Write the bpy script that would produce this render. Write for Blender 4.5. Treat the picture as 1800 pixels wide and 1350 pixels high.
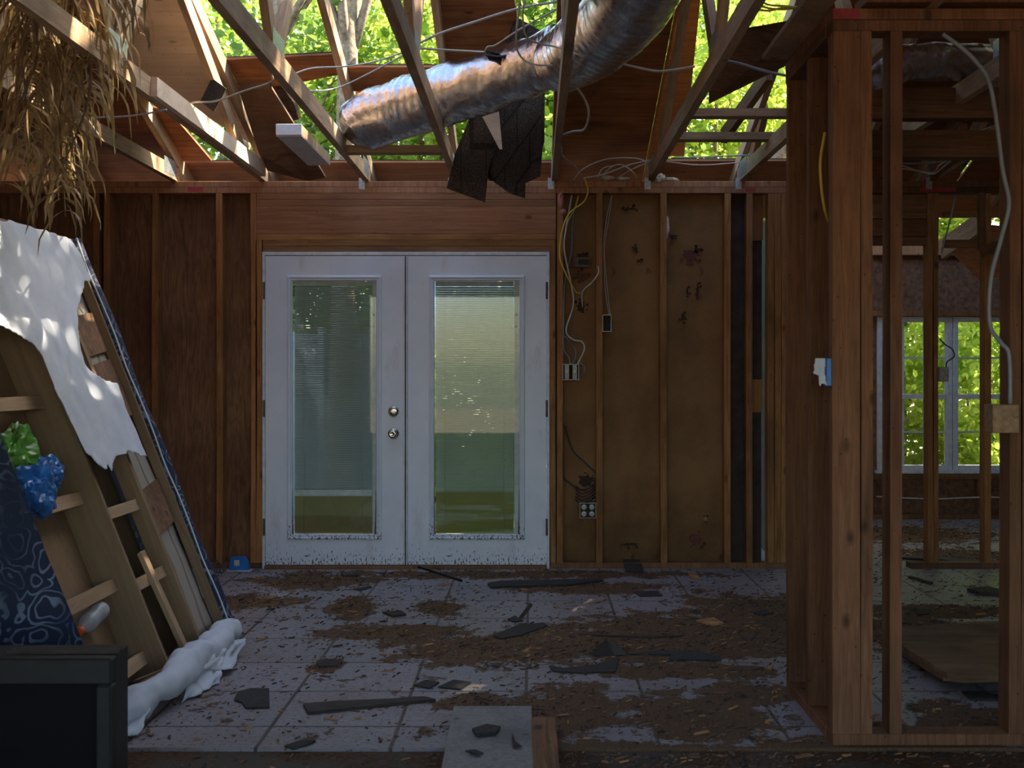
import bpy, bmesh, math, random
from mathutils import Vector, Matrix, Quaternion, noise
R = random.Random(7)
C = bpy.context.scene.collection
for o in list(bpy.data.objects): bpy.data.objects.remove(o)

# ------------------------------------------------------------------ camera, sky, sun, exposure
F, CX, CY, H = 2033.0, 935.0, 655.0, 1.27        # focal length and vanishing point read off the floor tiles
cd = bpy.data.cameras.new('camera'); cam = bpy.data.objects.new('camera', cd); C.objects.link(cam)
cam.location = (0, 0, H); cam.rotation_euler = (math.pi/2, 0, 0)
cd.sensor_width = 36; cd.lens = 36*F/1800
cd.shift_x = -(CX-900)/1800; cd.shift_y = -(675-CY)/1800
cd.dof.use_dof = True; cd.dof.focus_distance = 7.3; cd.dof.aperture_fstop = 5.0
cd.clip_end = 300
bpy.context.scene.camera = cam
W = bpy.data.worlds.new('World'); bpy.context.scene.world = W; W.use_nodes = True
wn = W.node_tree; bg = wn.nodes['Background']
sky = wn.nodes.new('ShaderNodeTexSky'); sky.sky_type = 'NISHITA'; sky.sun_disc = False
sky.sun_elevation = math.radians(48); sky.sun_rotation = math.radians(60); sky.air_density = 1.3; sky.dust_density = 1.5
wn.links.new(sky.outputs[0], bg.inputs[0]); bg.inputs[1].default_value = 0.62
sl = bpy.data.lights.new('sun', 'SUN'); sun = bpy.data.objects.new('sun', sl); C.objects.link(sun)
sl.energy = 24.0; sl.angle = math.radians(0.6); sl.color = (1.0, 0.86, 0.66)
sun.rotation_euler = Vector((-0.92, -0.34, -0.98)).to_track_quat('-Z', 'Y').to_euler()
sun.location = (6, 6, 12)
vs = bpy.context.scene.view_settings
vs.view_transform = 'Standard'; vs.look = 'None'; vs.gamma = 1; vs.use_curve_mapping = False
vs.exposure = 0.4

def P(px, py, Y): return Vector(((px-CX)*Y/F, Y, H-(py-CY)*Y/F))

# ------------------------------------------------------------------ helpers
def tag(o, label=None, cat=None, group=None, kind=None):
    if label: o['label'] = label
    if cat: o['category'] = cat
    if group: o['group'] = group
    if kind: o['kind'] = kind
    return o
def empty(name, loc, label=None, cat=None, group=None, kind=None):
    o = bpy.data.objects.new(name, None); C.objects.link(o); o.location = loc
    o.empty_display_size = 0.05
    return tag(o, label, cat, group, kind)
def wloc(o):
    v = Vector(o.location)
    while o.parent: o = o.parent; v += o.location
    return v
def link(name, me, mat, parent, origin, rot=None, smooth=False):
    o = bpy.data.objects.new(name, me); C.objects.link(o)
    me.materials.append(mat)
    if smooth:
        for p in me.polygons: p.use_smooth = True
    if parent:
        o.parent = parent; o.location = Vector(origin)-wloc(parent)
    else: o.location = origin
    if rot is not None: o.rotation_mode = 'QUATERNION'; o.rotation_quaternion = rot
    return o
def mesh(name, vs_, fs, mat, parent=None, smooth=False, origin=None):
    vs_ = [Vector(v) for v in vs_]
    if origin is None:
        xs = [v.x for v in vs_]; ys = [v.y for v in vs_]; zs = [v.z for v in vs_]
        origin = Vector(((min(xs)+max(xs))/2, (min(ys)+max(ys))/2, min(zs)))
    origin = Vector(origin)
    me = bpy.data.meshes.new(name); me.from_pydata([v-origin for v in vs_], [], fs); me.update()
    return link(name, me, mat, parent, origin, None, smooth)
def timber(name, p0, p1, w, d, mat, parent=None, side=(1,0,0), bev=0.003, warp=0.0):
    """box along p0->p1; w measured along 'side', d across it; p0,p1 are the centre line"""
    p0 = Vector(p0); p1 = Vector(p1); L = (p1-p0).length
    z = (p1-p0).normalized(); x = Vector(side); x = (x-z*x.dot(z)).normalized(); y = z.cross(x)
    n = max(1, int(L/0.35)) if warp else 1
    bm = bmesh.new(); rings = []
    ph = R.random()*6; amp = warp*(R.random()-.5)*2
    for i in range(n+1):
        t = i/n; ox = amp*math.sin(math.pi*t); oy = warp*.5*math.sin(ph+2*t)-warp*.5*math.sin(ph)
        rings.append([bm.verts.new((sx*w/2+ox, sy*d/2, t*L)) for sx, sy in ((-1,-1),(1,-1),(1,1),(-1,1))])
    for a, b in zip(rings, rings[1:]):
        for k in range(4): bm.faces.new((a[k], a[(k+1)%4], b[(k+1)%4], b[k]))
    bm.faces.new(rings[0][::-1]); bm.faces.new(rings[-1])
    if bev:
        es = [e for e in bm.edges if e.calc_face_angle(0) > 1.0]
        bmesh.ops.bevel(bm, geom=es, offset=bev, segments=1, affect='EDGES')
    me = bpy.data.meshes.new(name); bm.to_mesh(me); bm.free()
    q = Matrix((x, y, z)).transposed().to_quaternion()
    return link(name, me, mat, parent, p0, q)
def box(name, lo, hi, mat, parent=None, bev=0.002):
    lo = Vector(lo); hi = Vector(hi); c = (lo+hi)/2
    bm = bmesh.new(); bmesh.ops.create_cube(bm, size=1)
    for v in bm.verts: v.co = Vector((v.co.x*(hi.x-lo.x), v.co.y*(hi.y-lo.y), (v.co.z+.5)*(hi.z-lo.z)))
    if bev: bmesh.ops.bevel(bm, geom=list(bm.edges), offset=min(bev, .3*min(hi-lo)), segments=1, affect='EDGES')
    me = bpy.data.meshes.new(name); bm.to_mesh(me); bm.free()
    return link(name, me, mat, parent, (c.x, c.y, lo.z))
def spline(pts, k=6):
    pts = [Vector(p) for p in pts]
    if len(pts) < 3: return pts
    q = [2*pts[0]-pts[1]]+pts+[2*pts[-1]-pts[-2]]; out = []
    for i in range(1, len(q)-2):
        for j in range(k):
            t = j/k; a, b, c, d = q[i-1:i+3]
            out.append(.5*((2*b)+(c-a)*t+(2*a-5*b+4*c-d)*t*t+(3*b-a-3*c+d)*t**3))
    out.append(pts[-1]); return out
def tube_geo(pts, rad, n=7, V=None, Fc=None, caps=True):
    V = [] if V is None else V; Fc = [] if Fc is None else Fc
    up = Vector((0,0,1)); base = len(V); m = len(pts); prev = None
    for i, p in enumerate(pts):
        t = (pts[min(i+1,m-1)]-pts[max(i-1,0)]).normalized()
        if prev is None:
            a = up if abs(t.z) < .9 else Vector((1,0,0)); prev = (a-t*a.dot(t)).normalized()
        else: prev = (prev-t*prev.dot(t)).normalized()
        b = t.cross(prev)
        r = rad(i/(m-1)) if callable(rad) else rad
        for k in range(n):
            an = 2*math.pi*k/n
            V.append(p+prev*math.cos(an)*r+b*math.sin(an)*r)
    for i in range(m-1):
        for k in range(n):
            Fc.append((base+i*n+k, base+i*n+(k+1)%n, base+(i+1)*n+(k+1)%n, base+(i+1)*n+k))
    if caps:
        Fc.append(tuple(base+k for k in range(n))[::-1]); Fc.append(tuple(base+(m-1)*n+k for k in range(n)))
    return V, Fc
def tube(name, pts, rad, mat, parent=None, n=7, k=6, smooth=True):
    V, Fc = tube_geo(spline(pts, k), rad, n)
    return mesh(name, V, Fc, mat, parent, smooth)
def prism(name, pts, off, mat, parent=None, bev=0):
    """polygon of 3D points thickened by vector off"""
    pts = [Vector(p) for p in pts]; off = Vector(off); n = len(pts)
    V = pts+[p+off for p in pts]
    Fc = [tuple(range(n))[::-1], tuple(range(n, 2*n))]+[(i, (i+1)%n, n+(i+1)%n, n+i) for i in range(n)]
    o = mesh(name, V, Fc, mat, parent)
    bm = bmesh.new(); bm.from_mesh(o.data); bmesh.ops.recalc_face_normals(bm, faces=bm.faces); bm.to_mesh(o.data); bm.free()
    return o
def inside(x, y, poly):
    c = False; n = len(poly)
    for i in range(n):
        x1, y1 = poly[i]; x2, y2 = poly[i-1]
        if (y1 > y) != (y2 > y) and x < (x2-x1)*(y-y1)/(y2-y1)+x1: c = not c
    return c
def cloth(name, poly, O, U, Vv, Nn, disp, mat, parent=None, step=.012, thick=.003, smooth=4):
    """a sheet cut to a polygon given in plane coordinates, wrinkled by disp(u,v)"""
    us = [p[0] for p in poly]; vs2 = [p[1] for p in poly]
    u0, v0 = min(us), min(vs2); nu = int((max(us)-u0)/step)+1; nv = int((max(vs2)-v0)/step)+1
    bm = bmesh.new(); g = {}
    def vert(i, j):
        if (i,j) not in g:
            g[i,j] = bm.verts.new((u0+i*step, v0+j*step, 0))
        return g[i,j]
    for i in range(nu):
        for j in range(nv):
            if inside(u0+(i+.5)*step, v0+(j+.5)*step, poly):
                bm.faces.new((vert(i,j), vert(i+1,j), vert(i+1,j+1), vert(i,j+1)))
    for _ in range(smooth): bmesh.ops.smooth_vert(bm, verts=bm.verts, factor=.5, use_axis_x=True, use_axis_y=True, use_axis_z=True)
    for v in bm.verts:
        u, w = v.co.x, v.co.y
        v.co = O+U*u+Vv*w+Nn*disp(u, w)
    bmesh.ops.recalc_face_normals(bm, faces=bm.faces)
    org = O.copy()
    for v in bm.verts: v.co -= org
    me = bpy.data.meshes.new(name); bm.to_mesh(me); bm.free()
    o = link(name, me, mat, parent, org, None, True)
    md = o.modifiers.new('thick', 'SOLIDIFY'); md.thickness = thick
    return o
def cyl(name, c, axis, r, h, mat, parent=None, n=20, r2=None):
    c = Vector(c); a = Vector(axis).normalized()
    r2 = r if r2 is None else r2
    V, Fc = tube_geo([c, c+a*h*.5, c+a*h], lambda t: r+(r2-r)*t, n)
    o = mesh(name, V, Fc, mat, parent); 
    return o
def lathe(name, c, axis, prof, mat, parent=None, n=24):
    c = Vector(c); a = Vector(axis).normalized(); t = Vector((0,0,1)) if abs(a.z) < .9 else Vector((1,0,0))
    x = (t-a*t.dot(a)).normalized(); y = a.cross(x); V = []; Fc = []
    for r, h in prof:
        for k in range(n):
            an = 2*math.pi*k/n; V.append(c+a*h+(x*math.cos(an)+y*math.sin(an))*max(r, 1e-4))
    for i in range(len(prof)-1):
        for k in range(n): Fc.append((i*n+k, i*n+(k+1)%n, (i+1)*n+(k+1)%n, (i+1)*n+k))
    Fc.append(tuple(range(n))[::-1]); Fc.append(tuple((len(prof)-1)*n+k for k in range(n)))
    return mesh(name, V, Fc, mat, parent, True)
def copy_tree(o, parent=None):
    c = o.copy(); C.objects.link(c); c.parent = parent
    for ch in [x for x in bpy.data.objects if x.parent == o]: copy_tree(ch, c)
    return c

# ------------------------------------------------------------------ materials
class NT:
    def __init__(s, name):
        s.m = bpy.data.materials.new(name); s.m.use_nodes = True; s.t = s.m.node_tree
        s.b = s.t.nodes['Principled BSDF']; s.out = s.t.nodes['Material Output']
    def n(s, ty, **kw):
        nd = s.t.nodes.new('ShaderNode'+ty)
        for k, v in kw.items(): setattr(nd, k, v)
        return nd
    def l(s, a, b): s.t.links.new(a, b)
    def coord(s, scale=(1,1,1), loc=(0,0,0), which='Object'):
        tc = s.n('TexCoord'); mp = s.n('Mapping'); mp.inputs['Scale'].default_value = scale; mp.inputs['Location'].default_value = loc
        s.l(tc.outputs[which], mp.inputs['Vector']); return mp.outputs[0]
    def noise(s, vec, scale, detail=4, rough=.55, dist=0):
        nd = s.n('TexNoise'); nd.inputs['Scale'].default_value = scale; nd.inputs['Detail'].default_value = detail
        nd.inputs['Roughness'].default_value = rough; nd.inputs['Distortion'].default_value = dist
        if vec is not None: s.l(vec, nd.inputs['Vector'])
        return nd.outputs[0]
    def ramp(s, fac, stops):
        nd = s.n('ValToRGB'); cr = nd.color_ramp
        while len(cr.elements) < len(stops): cr.elements.new(0.5)
        for e, (p, c) in zip(cr.elements, stops):
            e.position = p; e.color = (c if hasattr(c, '__len__') else (c,c,c))[:3]+(1,) if hasattr(c,'__len__') else (c,c,c,1)
        s.l(fac, nd.inputs[0]); return nd.outputs[0]
    def math(s, op, a, b=None, clamp=False):
        nd = s.n('Math', operation=op, use_clamp=clamp)
        for i, x in enumerate((a, b)):
            if x is None: continue
            if isinstance(x, (int, float)): nd.inputs[i].default_value = x
            else: s.l(x, nd.inputs[i])
        return nd.outputs[0]
    def mix(s, fac, a, b, mode='MIX'):
        nd = s.n('Mix', data_type='RGBA', blend_type=mode)
        for i, x in ((0, fac), (6, a), (7, b)):
            if isinstance(x, (int, float)): nd.inputs[i].default_value = x
            elif isinstance(x, tuple): nd.inputs[i].default_value = x+(1,)
            else: s.l(x, nd.inputs[i])
        return nd.outputs[2]
    def bump(s, h, strength=.3, dist=.01):
        nd = s.n('Bump'); nd.inputs['Strength'].default_value = strength; nd.inputs['Distance'].default_value = dist
        s.l(h, nd.inputs['Height']); s.l(nd.outputs[0], s.b.inputs['Normal'])
    def col(s, c):
        if isinstance(c, tuple): s.b.inputs['Base Color'].default_value = c+(1,)
        else: s.l(c, s.b.inputs['Base Color'])
    def set(s, rough=.6, metal=0, spec=None):
        s.b.inputs['Roughness'].default_value = rough; s.b.inputs['Metallic'].default_value = metal
        if spec is not None: s.b.inputs['Specular IOR Level'].default_value = spec
        return s.m
def wood(name, light, dark, vary=.35, grain=1.0, knots=True, rough=.72, stain=.5, axis='z'):
    """sawn timber: grain along local Z (timber) or another axis, knots, nail spots, grey-black stains"""
    t = NT(name); oi = t.n('ObjectInfo')
    sc = {'z': (1,1,.06), 'x': (.06,1,1), 'y': (1,.06,1)}[axis]
    tc = t.n('TexCoord'); add = t.n('VectorMath', operation='ADD'); cmb = t.n('CombineXYZ')
    r10 = t.math('MULTIPLY', oi.outputs['Random'], 37.0)
    for i in range(3): t.l(r10, cmb.inputs[i])
    t.l(tc.outputs['Object'], add.inputs[0]); t.l(cmb.outputs[0], add.inputs[1])
    mp = t.n('Mapping'); mp.inputs['Scale'].default_value = sc; t.l(add.outputs[0], mp.inputs['Vector'])
    g = t.noise(mp.outputs[0], 60*grain, 5, .6, 1.2)
    g2 = t.noise(mp.outputs[0], 9*grain, 3, .5, .6)
    s1 = t.ramp(g, [(.3, dark), (.62, light)])
    c = t.mix(t.math('MULTIPLY', t.ramp(g2, [(.35, 0.), (.7, 1.)]), .45), s1, dark)
    b = t.noise(add.outputs[0], 2.2, 3)
    c = t.mix(t.math('MULTIPLY', t.ramp(b, [(.48, 0.), (.72, 1.)]), stain), c, tuple(x*.22 for x in dark))
    if knots:
        mk = t.n('Mapping'); mk.inputs['Scale'].default_value = {'z': (1,1,.55), 'x': (.55,1,1), 'y': (1,.55,1)}[axis]; t.l(add.outputs[0], mk.inputs['Vector'])
        vo = t.n('TexVoronoi'); vo.inputs['Scale'].default_value = 6.5; t.l(mk.outputs[0], vo.inputs['Vector'])
        kk = t.ramp(vo.outputs['Distance'], [(.05, 1.), (.13, 0.)])
        c = t.mix(t.math('MULTIPLY', kk, .75), c, tuple(x*.2 for x in dark))
        v2 = t.n('TexVoronoi'); v2.inputs['Scale'].default_value = 22; t.l(add.outputs[0], v2.inputs['Vector'])
        c = t.mix(t.math('MULTIPLY', t.ramp(v2.outputs['Distance'], [(.06, 1.), (.10, 0.)]), .6), c, (.01,.007,.005))
    hs = t.n('HueSaturation'); t.l(c, hs.inputs['Color'])
    t.l(t.math('ADD', t.math('MULTIPLY', oi.outputs['Random'], vary), 1-vary/2), hs.inputs['Value'])
    t.col(hs.outputs[0]); t.bump(g, .25, .004)
    return t.set(rough, 0, .25)
M = {}
M['stud'] = wood('stud_pine', (.40,.195,.070), (.21,.088,.028))
M['stud_old'] = wood('stud_aged', (.25,.125,.058), (.12,.055,.024), stain=.7)
M['stud_front'] = wood('stud_partition', (.27,.122,.058), (.135,.056,.025), stain=.5)
M['truss'] = wood('truss_pine', (.52,.37,.235), (.33,.205,.12), stain=.55)
M['header'] = wood('header_pine', (.37,.175,.085), (.23,.095,.042), grain=.6, stain=.25)
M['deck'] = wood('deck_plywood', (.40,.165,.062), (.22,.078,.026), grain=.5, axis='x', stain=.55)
M['deck_painted_glow'] = wood('plywood_painted_glow', (.80,.36,.11), (.55,.21,.06), grain=.5, axis='x', stain=.15)  # warm sun glow on the roof boards put into the plywood colour
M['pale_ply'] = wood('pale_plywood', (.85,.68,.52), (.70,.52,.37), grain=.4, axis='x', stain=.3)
M['spring_wood'] = wood('frame_board', (.27,.185,.108), (.215,.14,.078), grain=.5, knots=False, stain=.2, vary=.15)
M['slat_wood'] = wood('slat_board', (.44,.31,.19), (.34,.22,.13), knots=False, stain=.15, vary=.2)
M['grey_plank'] = wood('grey_plank', (.27,.255,.24), (.16,.148,.135), stain=.5, axis='y')
M['old_ply'] = wood('old_plywood', (.23,.13,.075), (.12,.062,.034), grain=.4, axis='x', stain=.8)

def m_wallply():
    t = NT('wall_plywood'); tc = t.coord((1,1,.12)); g = t.noise(tc, 22, 6, .6, 2.5)
    c = t.ramp(g, [(.3, (.120,.060,.030)), (.5, (.215,.108,.052)), (.72, (.30,.155,.076))])
    tk = t.coord((1,.01,.45)); vo = t.n('TexVoronoi'); vo.inputs['Scale'].default_value = 3.6; t.l(tk, vo.inputs['Vector'])
    dn = t.math('ADD', vo.outputs['Distance'], t.math('MULTIPLY', t.noise(t.coord(), 14, 2), .12))
    c = t.mix(t.math('MULTIPLY', t.ramp(dn, [(.10, 1.), (.155, 0.)]), .85), c, (.018,.008,.005))
    c = t.mix(t.math('MULTIPLY', t.ramp(dn, [(.16, 0.), (.20, .5), (.24, 0.)]), .7), c, (.06,.025,.012))
    b = t.noise(t.coord(), 1.5, 4)
    c = t.mix(t.math('MULTIPLY', t.ramp(b, [(.42, 0.), (.68, 1.)]), .6), c, (.045,.022,.014))
    t.col(c); t.bump(g, .2, .004); return t.set(.8, 0, .2)
M['wall_ply'] = m_wallply()
def m_fiber():
    t = NT('tan_fibreboard'); v = t.coord(); g = t.noise(v, 160, 3, .7)
    c = t.ramp(g, [(.3, (.205,.110,.048)), (.7, (.30,.168,.076))])
    b = t.noise(v, 2.4, 5)
    c = t.mix(t.math('MULTIPLY', t.ramp(b, [(.42, 0.), (.72, 1.)]), .6), c, (.085,.042,.018))
    sp = t.noise(t.coord((1,1,.5)), 9, 4, .6)
    c = t.mix(t.math('MULTIPLY', t.ramp(sp, [(.68, 0.), (.74, 1.)]), .6), c, (.04,.02,.01))
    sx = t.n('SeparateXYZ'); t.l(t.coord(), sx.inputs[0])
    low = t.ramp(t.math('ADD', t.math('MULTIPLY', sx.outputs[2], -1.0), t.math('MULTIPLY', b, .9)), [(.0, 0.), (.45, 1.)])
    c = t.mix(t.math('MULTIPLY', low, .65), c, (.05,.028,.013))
    t.col(c); t.bump(g, .3, .003); return t.set(.9, 0, .1)
M['fiber'] = m_fiber()
def plain(name, c, rough=.6, metal=0, nz=.25, scale=12, spec=None, bumps=0):
    t = NT(name); g = t.noise(t.coord(), scale, 5)
    cc = t.ramp(g, [(.3, tuple(x*(1-nz) for x in c)), (.7, tuple(min(1, x*(1+nz)) for x in c))])
    t.col(cc)
    if bumps: t.bump(g, bumps, .01)
    return t.set(rough, metal, spec)
M['black_board'] = plain('tar_board', (.035,.024,.018), .8, 0, .5)
M['dark_brown'] = plain('torn_fibre', (.045,.022,.012), .9, 0, .5, 60)
M['brick_hole'] = plain('brick_red', (.12,.042,.030), .9, 0, .4, 40)
M['torn'] = plain('torn_fibre_pale', (.30,.19,.10), .9, 0, .3, 50)
def m_shingle():
    t = NT('asphalt_shingle'); v = t.coord(); g = t.noise(v, 170, 2, .8); b = t.noise(v, 3, 4)
    c = t.ramp(g, [(.35, (.020,.014,.010)), (.55, (.075,.052,.036)), (.72, (.20,.14,.095))])
    c = t.mix(t.ramp(b, [(.4, 0.), (.65, .65)]), c, (.02,.016,.014))
    br = t.n('TexBrick'); br.inputs['Scale'].default_value = 3.3; br.inputs['Mortar Size'].default_value = .012
    br.inputs[1].default_value = (1,1,1,1); br.inputs[2].default_value = (.72,.72,.72,1); br.inputs[3].default_value = (.45,.45,.45,1); t.l(v, br.inputs[0])
    c = t.mix(1.0, c, br.outputs[0], 'MULTIPLY')
    t.col(c); t.bump(g, .6, .006); return t.set(.95, 0, .15)
M['shingle'] = m_shingle()
M['shingle_bit'] = plain('shingle_scrap', (.032,.027,.026), .9, 0, .5, 90, bumps=.4)
def m_door():
    t = NT('door_paint'); v = t.coord(); sx = t.n('SeparateXYZ'); t.l(v, sx.inputs[0])
    c = t.ramp(t.noise(v, 4, 5), [(.3, (.60,.66,.75)), (.7, (.70,.74,.82))])
    # splashed mud: many specks near the floor, few higher
    vo = t.noise(t.coord((1,1,.45)), 95, 3, .6)
    hgt = t.math('MULTIPLY', sx.outputs[2], -1.0)
    thr = t.math('ADD', t.math('MULTIPLY', t.ramp(sx.outputs[2], [(.0, 1.), (.10, .55), (.26, 0.)]), .22), vo)
    c = t.mix(t.ramp(thr, [(.74, 0.), (.78, 1.)]), c, (.10,.06,.04))
    s2 = t.noise(t.coord((1,1,.3)), 7, 6, .7)
    c = t.mix(t.math('MULTIPLY', t.ramp(s2, [(.58, 0.), (.72, 1.)]), .35), c, (.36,.33,.32))
    t.col(c); return t.set(.42, 0, .4)
M['door'] = m_door()
M['door_dark'] = plain('door_seal', (.05,.045,.045), .6)
M['white_trim'] = plain('white_trim', (.60,.62,.66), .5, 0, .15, 20)
M['chrome'] = plain('tarnished_chrome', (.55,.52,.48), .22, 1, .15)
M['hinge'] = plain('rusty_hinge', (.12,.07,.05), .6, .5, .5, 60)
M['galv'] = plain('galvanized', (.42,.45,.50), .4, .85, .35, 60)
def m_glass(name='pane_glass', tint=(.93,.97,.95)):
    t = NT(name); t.t.nodes.remove(t.b)
    tr = t.n('BsdfTransparent'); tr.inputs[0].default_value = tint+(1,)
    gl = t.n('BsdfGlossy'); gl.inputs['Roughness'].default_value = .02
    fr = t.n('Fresnel'); fr.inputs[0].default_value = 1.5; mx = t.n('MixShader')
    t.l(fr.outputs[0], mx.inputs[0]); t.l(tr.outputs[0], mx.inputs[1]); t.l(gl.outputs[0], mx.inputs[2]); t.l(mx.outputs[0], t.out.inputs[0])
    return t.m
M['glass'] = m_glass()
def translucent(name, c1, c2, scale=8, k=.5, stain=None, rough=.6):
    t = NT(name); g = t.noise(t.coord(), scale, 3); c = t.ramp(g, [(.3, c1), (.7, c2)])
    if stain:
        sx = t.n('SeparateXYZ'); t.l(t.coord(), sx.inputs[0])
        c = t.mix(t.ramp(t.math('ADD', sx.outputs[2], t.math('MULTIPLY', g, .02)), [(stain[0], 1.), (stain[0]+.02, 0.)]), c, stain[1])
        c = t.mix(t.ramp(t.math('ADD', sx.outputs[2], t.math('MULTIPLY', g, .03)), [(stain[0]*.45, .7), (stain[0]*.5, 0.)]), c, stain[2])
    t.col(c); t.b.inputs['Roughness'].default_value = rough
    ts = t.n('BsdfTranslucent'); t.l(c, ts.inputs[0]); mx = t.n('MixShader'); mx.inputs[0].default_value = k
    t.l(t.b.outputs[0], mx.inputs[1]); t.l(ts.outputs[0], mx.inputs[2]); t.l(mx.outputs[0], t.out.inputs[0])
    return t.m
M['blind_l'] = translucent('blind_slats', (.44,.47,.52), (.52,.55,.60), 3, .22, (.27, (.44,.38,.20), (.34,.22,.10)))
M['blind_r'] = translucent('blind_slats_green_glow', (.54,.60,.55), (.62,.67,.62), 3, .36, (.27, (.46,.43,.16), (.40,.38,.12)))  # green light from outside put into the slat colour
M['leaf'] = translucent('leaf_green', (.17,.32,.05), (.42,.55,.12), 5, .55)
M['leaf2'] = translucent('leaf_yellow_green', (.34,.50,.06), (.66,.72,.14), 4, .6)
M['leaf_dark'] = translucent('leaf_deep_green', (.12,.24,.05), (.28,.40,.09), 5, .5)
M['bark'] = plain('bark', (.27,.21,.14), .95, 0, .5, 25, bumps=.5)
M['frond'] = translucent('reflected_frond', (.24,.16,.07), (.48,.34,.16), 20, .3)
M['frond_dark'] = translucent('reflected_frond_dark', (.13,.085,.035), (.26,.17,.08), 20, .25)
def m_foil():
    t = NT('foil_jacket'); v = t.coord(); g = t.noise(v, 24, 6, .65, .6); 
    wv = t.noise(t.coord((2.2,.5,.9)), 34, 4, .65)
    t.col(t.ramp(g, [(.3, (.42,.41,.42)), (.7, (.72,.70,.70))]))
    t.bump(t.math('ADD', g, t.math('MULTIPLY', wv, .4)), .45, .008); return t.set(.21, .97)
M['foil'] = m_foil()
M['tape'] = plain('black_tape', (.012,.012,.014), .35)
M['cable_w'] = plain('cable_white', (.50,.47,.42), .5, 0, .15)
M['cable_g'] = plain('cable_grey', (.25,.27,.29), .5, 0, .15)
M['cable_y'] = plain('cable_yellow', (.62,.42,.045), .5, 0, .15)
M['cable_b'] = plain('cable_blue', (.13,.22,.28), .5, 0, .2)
M['cable_k'] = plain('cable_black', (.02,.02,.022), .5)
M['box_w'] = plain('ivory_plastic', (.55,.53,.48), .45, 0, .15)
M['box_grey'] = plain('steel_box', (.30,.28,.25), .5, .4, .3, 40)
M['box_dark'] = plain('box_inside', (.03,.025,.02), .8)
M['plastic_blue'] = plain('blue_plastic', (.02,.17,.50), .4, 0, .2)
M['pink'] = plain('pink_insulation', (.50,.20,.16), 1, 0, .3, 60, bumps=.8)
M['cream'] = plain('cream_insulation', (.62,.52,.40), 1, 0, .3, 60, bumps=.8)
M['red_paint'] = plain('red_paint', (.33,.035,.035), .7, 0, .3, 30)
M['tv'] = plain('tv_black_plastic', (.020,.019,.019), .45, 0, .2, 30)
M['tv_screen'] = plain('tv_screen', (.010,.010,.011), .12, 0, .1)
M['white_fab'] = translucent('dust_cover_cloth', (.62,.68,.76), (.74,.78,.84), 9, .2, None, .9)
def m_quilt():
    t = NT('quilted_ticking'); v = t.coord((1,1,1)); wv = t.n('TexWave'); wv.bands_direction = 'Y'
    wv.inputs['Scale'].default_value = 2.2; wv.inputs['Distortion'].default_value = 4.5; wv.inputs['Detail'].default_value = 1; t.l(v, wv.inputs[0])
    ln = t.ramp(wv.outputs[1], [(.0, 0.), (.10, 1.)])
    t.col(t.mix(ln, (.22,.19,.155), (.31,.275,.235))); t.bump(ln, .7, .02); return t.set(.9, 0, .1)
M['quilt'] = m_quilt()
def m_navy():
    t = NT('navy_damask'); v = t.coord(); vo = t.n('TexVoronoi'); vo.inputs['Scale'].default_value = 10
    vd = t.n('VectorMath', operation='ADD'); ns = t.n('TexNoise'); ns.inputs['Scale'].default_value = 7; t.l(v, ns.inputs[0])
    sc = t.n('VectorMath', operation='SCALE'); sc.inputs['Scale'].default_value = .16; t.l(ns.outputs[1], sc.inputs[0])
    t.l(v, vd.inputs[0]); t.l(sc.outputs[0], vd.inputs[1]); t.l(vd.outputs[0], vo.inputs['Vector'])
    rings = t.math('SINE', t.math('MULTIPLY', vo.outputs['Distance'], 24.0))
    r = t.ramp(rings, [(.55, 0.), (.80, 1.)])
    fl = t.noise(v, 3.5, 3); r2 = t.math('MULTIPLY', r, t.ramp(fl, [(.42, .06), (.60, 1.)]))
    fine = t.noise(v, 120, 2)
    c = t.mix(r2, (.014,.022,.050), (.17,.21,.29))
    c = t.mix(t.math('MULTIPLY', fine, .2), c, (.03,.04,.06)); t.col(c); return t.set(.75, 0, .3)
M['navy'] = m_navy()
M['bag_blue'] = plain('bag_blue', (.02,.12,.38), .3, 0, .6, 14)
M['bag_green'] = plain('bag_green', (.10,.28,.04), .3, 0, .6, 14)
M['orange'] = plain('orange_cap', (.72,.13,.02), .4)
M['clear'] = translucent('clear_plastic', (.55,.57,.60), (.72,.74,.77), 40, .5, None, .15)
M['osb'] = plain('osb_wall', (.15,.075,.042), .85, 0, .5, 30)
M['mortar'] = plain('torn_plaster_end', (.45,.40,.36), .9, 0, .3, 30)
M['panel_out'] = plain('pale_grey_panel', (.30,.31,.35), .6, 0, .1, 3)
M['corr'] = plain('corrugated_metal', (.42,.40,.42), .45, .5, .25, 8)
M['chip'] = plain('wood_chips', (.13,.070,.038), .9, 0, .6, 9)
M['chip_l'] = plain('wood_chips_pale', (.34,.17,.07), .9, 0, .5, 9)
M['appliance'] = plain('white_enamel', (.70,.70,.72), .3, 0, .08)

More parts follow.
